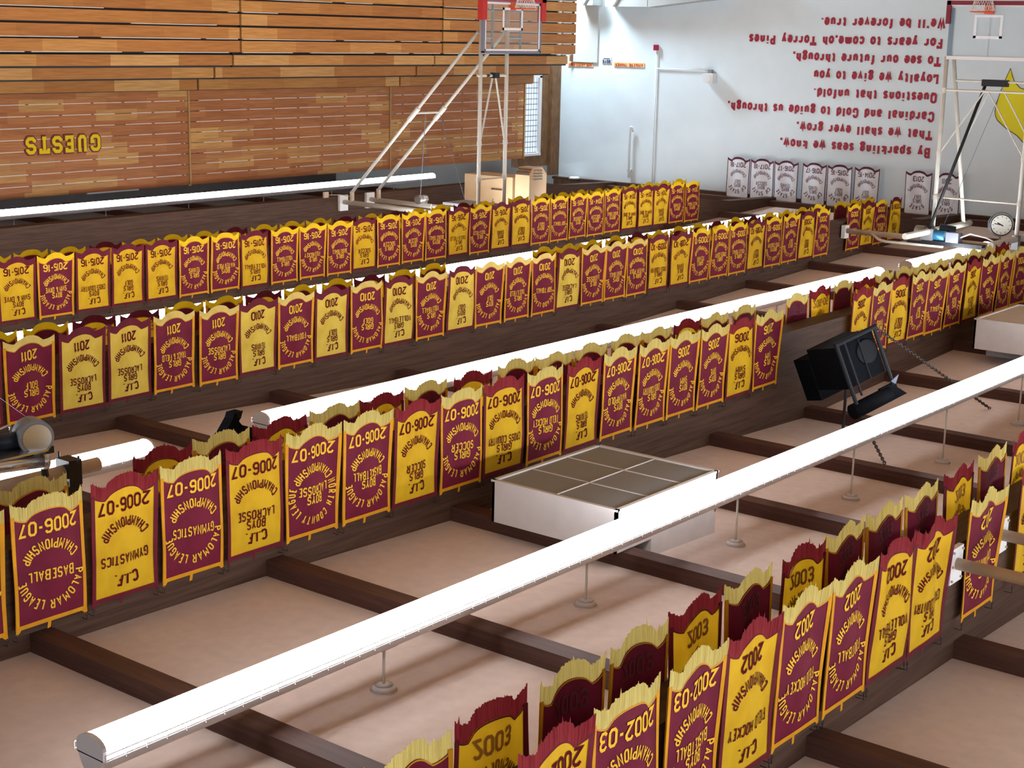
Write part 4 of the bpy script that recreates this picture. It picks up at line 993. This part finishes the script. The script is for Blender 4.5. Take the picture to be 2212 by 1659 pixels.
for yy, zz, r in ((hy, .99, .022), (hy, 3.25, .018), (hy + .52, .80, .022)): MB().wtube((xa, yy, zz), (xb2, yy, zz), r, 8).build('crossbar', 'white_metal', h2)
for p0, p1 in (((12.55, hy, 1.0), (xa - .02, hy, 2.3)), ((12.45, hy, 1.0), (xb2 + .02, hy, 2.3)), ((12.55, hy + .52, .8), (xa - .02, hy + .95, 2.4)), ((12.45, hy + .52, .8), (xb2 + .02, hy + .95, 2.4))): MB().wtube(p0, p1, .015, 8).build('strut', 'white_metal', h2)
MB().wtube((12.72, hy + .5, .84), (13.42, hy - .20, 3.95), .032, 10).build('hoist_strut', 'black_metal', h2, smooth=True)
MB().wbox((12.80, hy + .45, .76), (12.25, hy + .58, .90)).build('strut_hinge', 'black_metal', h2)
MB().wtube((12.35, hy + .5, .9), (13.2, hy + .0, 3.9), .005, 5).build('hoist_cable', 'strap_grey', h2)
yb_ = hy - .14; bx0, bx1 = 11.62, 13.34
MB().wbox((bx0, yb_, -.72), (bx1, yb_ + .015, .30)).build('backboard_glass', 'board_acrylic', h2)
b = MB(); b.wbox((bx0 - .03, yb_ - .02, .29), (bx1 + .03, yb_ + .06, .36)); b.wbox((bx0 - .03, yb_ - .02, -.76), (bx1 + .03, yb_ + .06, -.72)); b.wbox((bx0 - .04, yb_ - .02, -.74), (bx0, yb_ + .06, .34)); b.build('board_frame', 'white_plastic', h2)
MB().wbox((bx1 - .07, yb_ - .005, -.68), (bx1 + .03, yb_ + .08, .30)).build('side_frame', 'bar_steel', h2)
MB().wtube((12.52, yb_ + .08, -.6), (12.52, yb_ + .08, .30), .014, 8).build('centre_bar', 'bar_steel', h2)
b = MB()
for (p0, p1) in (((12.22, yb_ - .012, -.50), (12.28, yb_ - .004, -.08)), ((12.77, yb_ - .012, -.50), (12.83, yb_ - .004, -.08)), ((12.22, yb_ - .012, -.13), (12.83, yb_ - .004, -.07)), ((12.22, yb_ - .012, -.55), (12.83, yb_ - .004, -.50))): b.wbox(p0, p1)
b.build('board_marking', 'target_white', h2)
b = MB(); b.wbox((bx0 - .08, yb_ - .06, -.83), (bx1 + .08, yb_ + .08, -.745)); b.wbox((bx1 + .0, yb_ - .06, -.83), (bx1 + .09, yb_ + .08, -.36)); b.wbox((bx0 - .08, yb_ - .06, -.83), (bx0, yb_ + .08, -.36)); b.build('edge_padding', 'pad_maroon', h2)
rim_and_net(h2, W(12.52, yb_ - .38, -.60), (0, -1, 0))

# round clock in a cage beside the right hoop
t = empty('gym_clock', W(12.66, 33.9, 3.75), 'round white clock in a dark case beside the right hoop', 'clock')
cc = Vector((12.82, 34.0, 3.98)); nrm = Vector((-.45, -.88, 0)).normalized()
cw = W(*cc)
MB().tube(cw, cw + nrm * .12, .235, 32).build('case', 'black_metal', t, smooth=True)
MB().tube(cw + nrm * .12, cw + nrm * .128, .205, 32).build('face', 'clock_face', t)
rt = Vector((-nrm.y, nrm.x, 0)); up = Vector((0, 0, 1)); b = MB()
for ang, ln, wd in ((radians(-62), .10, .012), (radians(-80), .15, .008), (radians(118), .04, .012)):
    d = rt * sin(ang) * -1 + up * cos(ang) * -1; q = cw + nrm * .131; s_ = d.cross(nrm) * wd
    b.prism([q - s_, q + s_, q + s_ + d * ln, q - s_ + d * ln], nrm * .003)
b.build('hands', 'black_metal', t)
b = MB()
for k in range(12):
    d = rt * sin(k * pi / 6) + up * cos(k * pi / 6); s_ = d.cross(nrm) * .006; q = cw + nrm * .129 + d * .155
    b.prism([q - s_, q + s_, q + s_ + d * .03, q - s_ + d * .03], nrm * .002)
b.build('hour_marks', 'mural_line', t)
b = MB(); b.path([cw + nrm * .13 + (rt * cos(a) + up * sin(a)) * .235 for a in lin(30, 0, 2 * pi)[:-1]], .010, 6, 0, True)
b.path([cw + nrm * .0 + (rt * cos(a) + up * sin(a)) * .255 for a in lin(30, 0, 2 * pi)[:-1]], .008, 6, 0, True); b.build('cage_ring', 'grey_metal', t)
MB().tube(cw + nrm * .02 + up * .2, W(12.82, 34.0, zc(34.0)), .02, 8).build('hanger', 'grey_metal', t)

# hoist of the third hoop, left edge
h3 = empty('hoop_hoist', W(12.0, 8.5, 4.0), 'blue and grey hoist winch of a hoop on a tan pipe at left edge', 'hoist')
MB().wtube((11.62, 5.6, 4.12), (11.62, 8.75, 4.12), .062, 14).build('mount_pipe', 'dusty_pipe', h3, smooth=True)
MB().wtube((11.5, 6.3, 4.2), (15.5, 6.3, 4.2), .055, 12).build('cross_pipe', 'dusty_pipe', h3, smooth=True)
b = MB(); b.wbox((11.52, 8.36, 4.0), (11.72, 8.50, 4.24)); b.wbox((11.56, 8.34, 4.2), (11.68, 8.52, 4.46)); b.wtube((11.47, 8.43, 4.02), (11.47, 8.43, 3.95), .012, 6); b.wtube((11.70, 8.38, 4.02), (11.70, 8.38, 3.94), .012, 6); b.build('clamp', 'black_metal', h3)
b = MB(); b.wtube((11.35, 7.92, 3.66), (11.55, 7.98, 3.66), .145, 26); b.build('winch_drum', 'grey_metal', h3, smooth=True)
MB().wtube((11.335, 7.915, 3.66), (11.35, 7.92, 3.66), .118, 26).build('drum_cover', 'chrome', h3, smooth=True)
b = MB(); b.wbox((11.36, 7.76, 3.77), (11.6, 8.1, 3.83)); b.wtube((11.45, 8.02, 3.78), (11.45, 8.06, 4.06), .03, 8); b.build('drum_bracket', 'black_metal', h3)
MB().wtube((11.55, 7.55, 3.68), (11.5, 7.86, 3.69), .075, 14).build('motor', 'motor_navy', h3, smooth=True)
MB().wtube((11.5, 7.46, 3.66), (11.5, 7.54, 3.67), .088, 14).build('motor_cap', 'motor_blue', h3, smooth=True)
b = MB(); b.wtube((11.35, 7.3, 3.82), (11.32, 7.95, 3.87), .055, 14); b.wtube((11.32, 7.94, 3.87), (11.31, 7.99, 3.875), .068, 14); b.build('drive_shaft', 'chrome', h3, smooth=True)
MB().wbox((11.3, 7.36, 3.765), (11.6, 8.0, 3.785)).build('motor_base', 'chrome', h3)
MB().path([W(11.5, 7.55, 3.58), W(11.5, 7.64, 3.56), W(11.5, 7.74, 3.54), W(11.52, 7.78, 3.57), W(11.5, 7.72, 3.68)], .012, 6).build('cable', 'chrome', h3, smooth=True)
b = MB(); q0, q1 = W(11.42, 7.93, 3.52), W(11.2, 6.9, 2.70); sd = Vector((0, .024, .02))
b.prism([q0 - sd, q0 + sd, q1 + sd, q1 - sd], (.006, 0, 0)); b.build('strap', 'strap_grey', h3)
MB().wtube((11.5, 7.60, 3.60), (11.2, 6.9, 2.95), .007, 6).build('cable', 'chrome', h3)
MB().wtube((11.5, 7.52, 3.60), (11.2, 6.7, 3.35), .014, 6).build('rod', 'chrome', h3)

h3.location.y -= .2 * S; h3.location.z -= .09 * S
# pipes of a fourth hoop leaving the frame at right
h4 = empty('hoop_mount', W(2.2, 12.0, 4.1), 'pair of tan pipes bolted to the nearest beam at right edge', 'pipe')
P4 = [(11.53, 4.10), (12.51, 4.10)]
for y, z in P4:
    pp = MB().wtube((-.6, y, z), (4.45, y, z), .046, 16).build('mount_pipe', 'dusty_pipe', h4, smooth=True)
    b = MB(); b.wbox((4.45, y - .115, z - .14), (4.495, y + .115, z + .16)); pl = b.build('mount_plate', 'white_plastic', pp)
    for sy in (-.09, .09):
        for sz in (-.11, .01, .13): MB().wtube((4.45, y + sy, z + sz), (4.435, y + sy, z + sz), .010, 8).build('plate_bolt', 'dusty_pipe', pl)

# ------------------------------------------------------------------ loudspeakers and chains
def chain(p, q, parent, sag=0.0, link=.06, r=.007, name='chain'):
    p, q = W(*p), W(*q); L_ = (q - p).length; n = max(3, int(L_ / (link * .72))); d = (q - p).normalized(); u0 = d.orthogonal().normalized(); v0 = d.cross(u0); b = MB()
    for i in range(n):
        c = p.lerp(q, (i + .5) / n); c = c - Vector((0, 0, sag * 4 * ((i + .5) / n) * (1 - (i + .5) / n))); u = u0 if i % 2 else v0
        b.path([c + d * (cos(a) * link * .5) + u * (sin(a) * link * .28) for a in lin(8, 0, 2 * pi)[:-1]], r, 5, 0, True)
    return b.build(name, 'chain_steel', parent, smooth=True)
sp = empty('loudspeaker', W(9.0, 19.0, 4.0), 'large black loudspeaker in a steel frame chained under the roof at right', 'loudspeaker')
def oriented(b, c, ux, uy, uz, sx, sy, sz):
    c = W(*c); vs = [c + ux * (a * sx) + uy * (e * sy) + uz * (g * sz) for g in (-.5, .5) for a, e in ((-.5, -.5), (.5, -.5), (.5, .5), (-.5, .5))]
    b.add(vs, [(0, 3, 2, 1), (4, 5, 6, 7), (0, 1, 5, 4), (1, 2, 6, 5), (2, 3, 7, 6), (3, 0, 4, 7)]); return b
R_ = Vector((-.783, .621, 0)).normalized(); V_ = Vector((.621, .783, 0)); Z_ = Vector((0, 0, 1))
def spk(right, upw, back):            # offsets in units from the centre of the front: along the front, upwards, backwards
    return SC + (ux * right + uz * upw + un * back) * S
yaw = radians(30); ux0 = R_ * cos(yaw) + V_ * sin(yaw); un0 = V_ * cos(yaw) - R_ * sin(yaw)
tl = radians(17); ux = ux0 * cos(tl) - Z_ * sin(tl); uz = Z_ * cos(tl) + ux0 * sin(tl)
pt = radians(14); un = (un0 * cos(pt) + uz * sin(pt)).normalized(); uz = ux.cross(un).normalized(); uz = uz if uz.z > 0 else -uz
SC = W(8.80, 18.75, 4.20)
def sbox(b, r0, r1, u0, u1, k0, k1):
    vs = [spk(r, u, k) for k in (k0, k1) for r, u in ((r0, u0), (r1, u0), (r1, u1), (r0, u1))]
    return b.add(vs, [(0, 3, 2, 1), (4, 5, 6, 7), (0, 1, 5, 4), (1, 2, 6, 5), (2, 3, 7, 6), (3, 0, 4, 7)])
sbox(MB(), -.33, .33, -.33, .26, 0, .62).build('cabinet', 'speaker_black', sp)
sbox(MB(), -.36, .12, -.20, .40, .62, .95).build('rear_box', 'speaker_black', sp)
b = MB(); b.tube(spk(.14, -.10, .0), spk(.14, -.10, -.02), .165, 26, 0, .145); b.build('cone', 'speaker_cone', sp, smooth=True)
b = MB(); b.tube(spk(-.33, -.37, -.06), spk(-.33, .66, -.06), .026, 8); b.tube(spk(-.20, -.37, -.06), spk(-.20, .40, -.06), .016, 8); b.tube(spk(.34, -.37, -.06), spk(.34, .46, -.06), .026, 8)
b.tube(spk(-.36, -.37, -.06), spk(.37, -.37, -.06), .03, 8); b.tube(spk(.05, -.3, -.03), spk(.05, .26, -.03), .008, 6); b.build('yoke_frame', 'yoke_steel', sp)
b = MB(); b.tube(spk(-.40, .56, -.02), spk(.26, .56, -.02), .10, 16); b.build('roller_bar', 'speaker_black', sp, smooth=True)
b = MB(); sbox(b, .12, .40, .44, .66, -.05, .0); b.prism([spk(.40, .52, -.05), spk(.52, .66, -.05), spk(.38, .66, -.05)], tuple(un * .04)); b.build('end_bracket', 'speaker_black', sp)
b = MB(); b.prism([spk(.30, .40, -.09), spk(.46, .36, -.09), spk(.36, .46, -.09)], tuple(un * .02)); b.build('bracket_plate', 'strap_grey', sp)
def unW(v): return (v.x / S, v.y / S, (v.z - H) / S)
chain(unW(spk(.35, -.37, -.06)), (8.05, 21.6, zc(21.6) - .02), sp, name='support_chain')
chain(unW(spk(-.33, .66, -.06)), (7.9, 17.75, zc(17.75) - .02), sp, name='support_chain')
b = MB(); b.tube(spk(0, .2, .4), Vector((spk(0, .2, .4).x, spk(0, .2, .4).y, zc(spk(0, .2, .4).y / S) * S + H)), .02, 8); b.build('hanger', 'black_metal', sp)

hs = empty('horn_loudspeaker', W(12.0, 10.6, 4.0), 'black flared horn loudspeaker poking up behind the 2006-07 lacrosse banner', 'loudspeaker')
OUT = [(10.695, 3.972), (10.575, 3.976), (10.552, 4.031), (10.441, 4.163), (10.311, 4.256), (10.181, 4.364), (10.42, 4.40), (10.60, 4.36), (10.653, 4.30), (10.745, 4.20), (10.638, 4.073)]
MB().prism([W(12.0, y, z) for y, z in OUT], (.12, 0, 0)).build('horn', 'speaker_black', hs)
MB().prism([W(11.99, y, z) for y, z in [(10.62, 4.36), (10.653, 4.30), (10.79, 4.285), (10.90, 4.205), (10.915, 4.25), (10.83, 4.32)]], (.32, 0, 0)).build('lip', 'speaker_black', hs)
b = MB(); b.prism([W(11.995, y, z) for y, z in [(10.69, 3.965), (10.60, 3.972), (10.60, 4.02), (10.655, 4.05)]], (.01, 0, 0)); b.build('front_grille', 'speaker_cone', hs)
b = MB(); b.wbox((12.02, 10.40, 4.38), (12.28, 10.60, 4.52)); b.wtube((12.15, 10.5, 4.5), (12.15, 10.5, zc(10.5) - .01), .015, 8); b.build('driver', 'speaker_black', hs)
b = MB(); b.prism([W(11.985, y, z) for y, z in [(10.70, 4.20), (10.745, 4.215), (10.73, 4.25), (10.69, 4.24)]], (.01, 0, 0)); b.build('name_plate', 'chrome', hs)
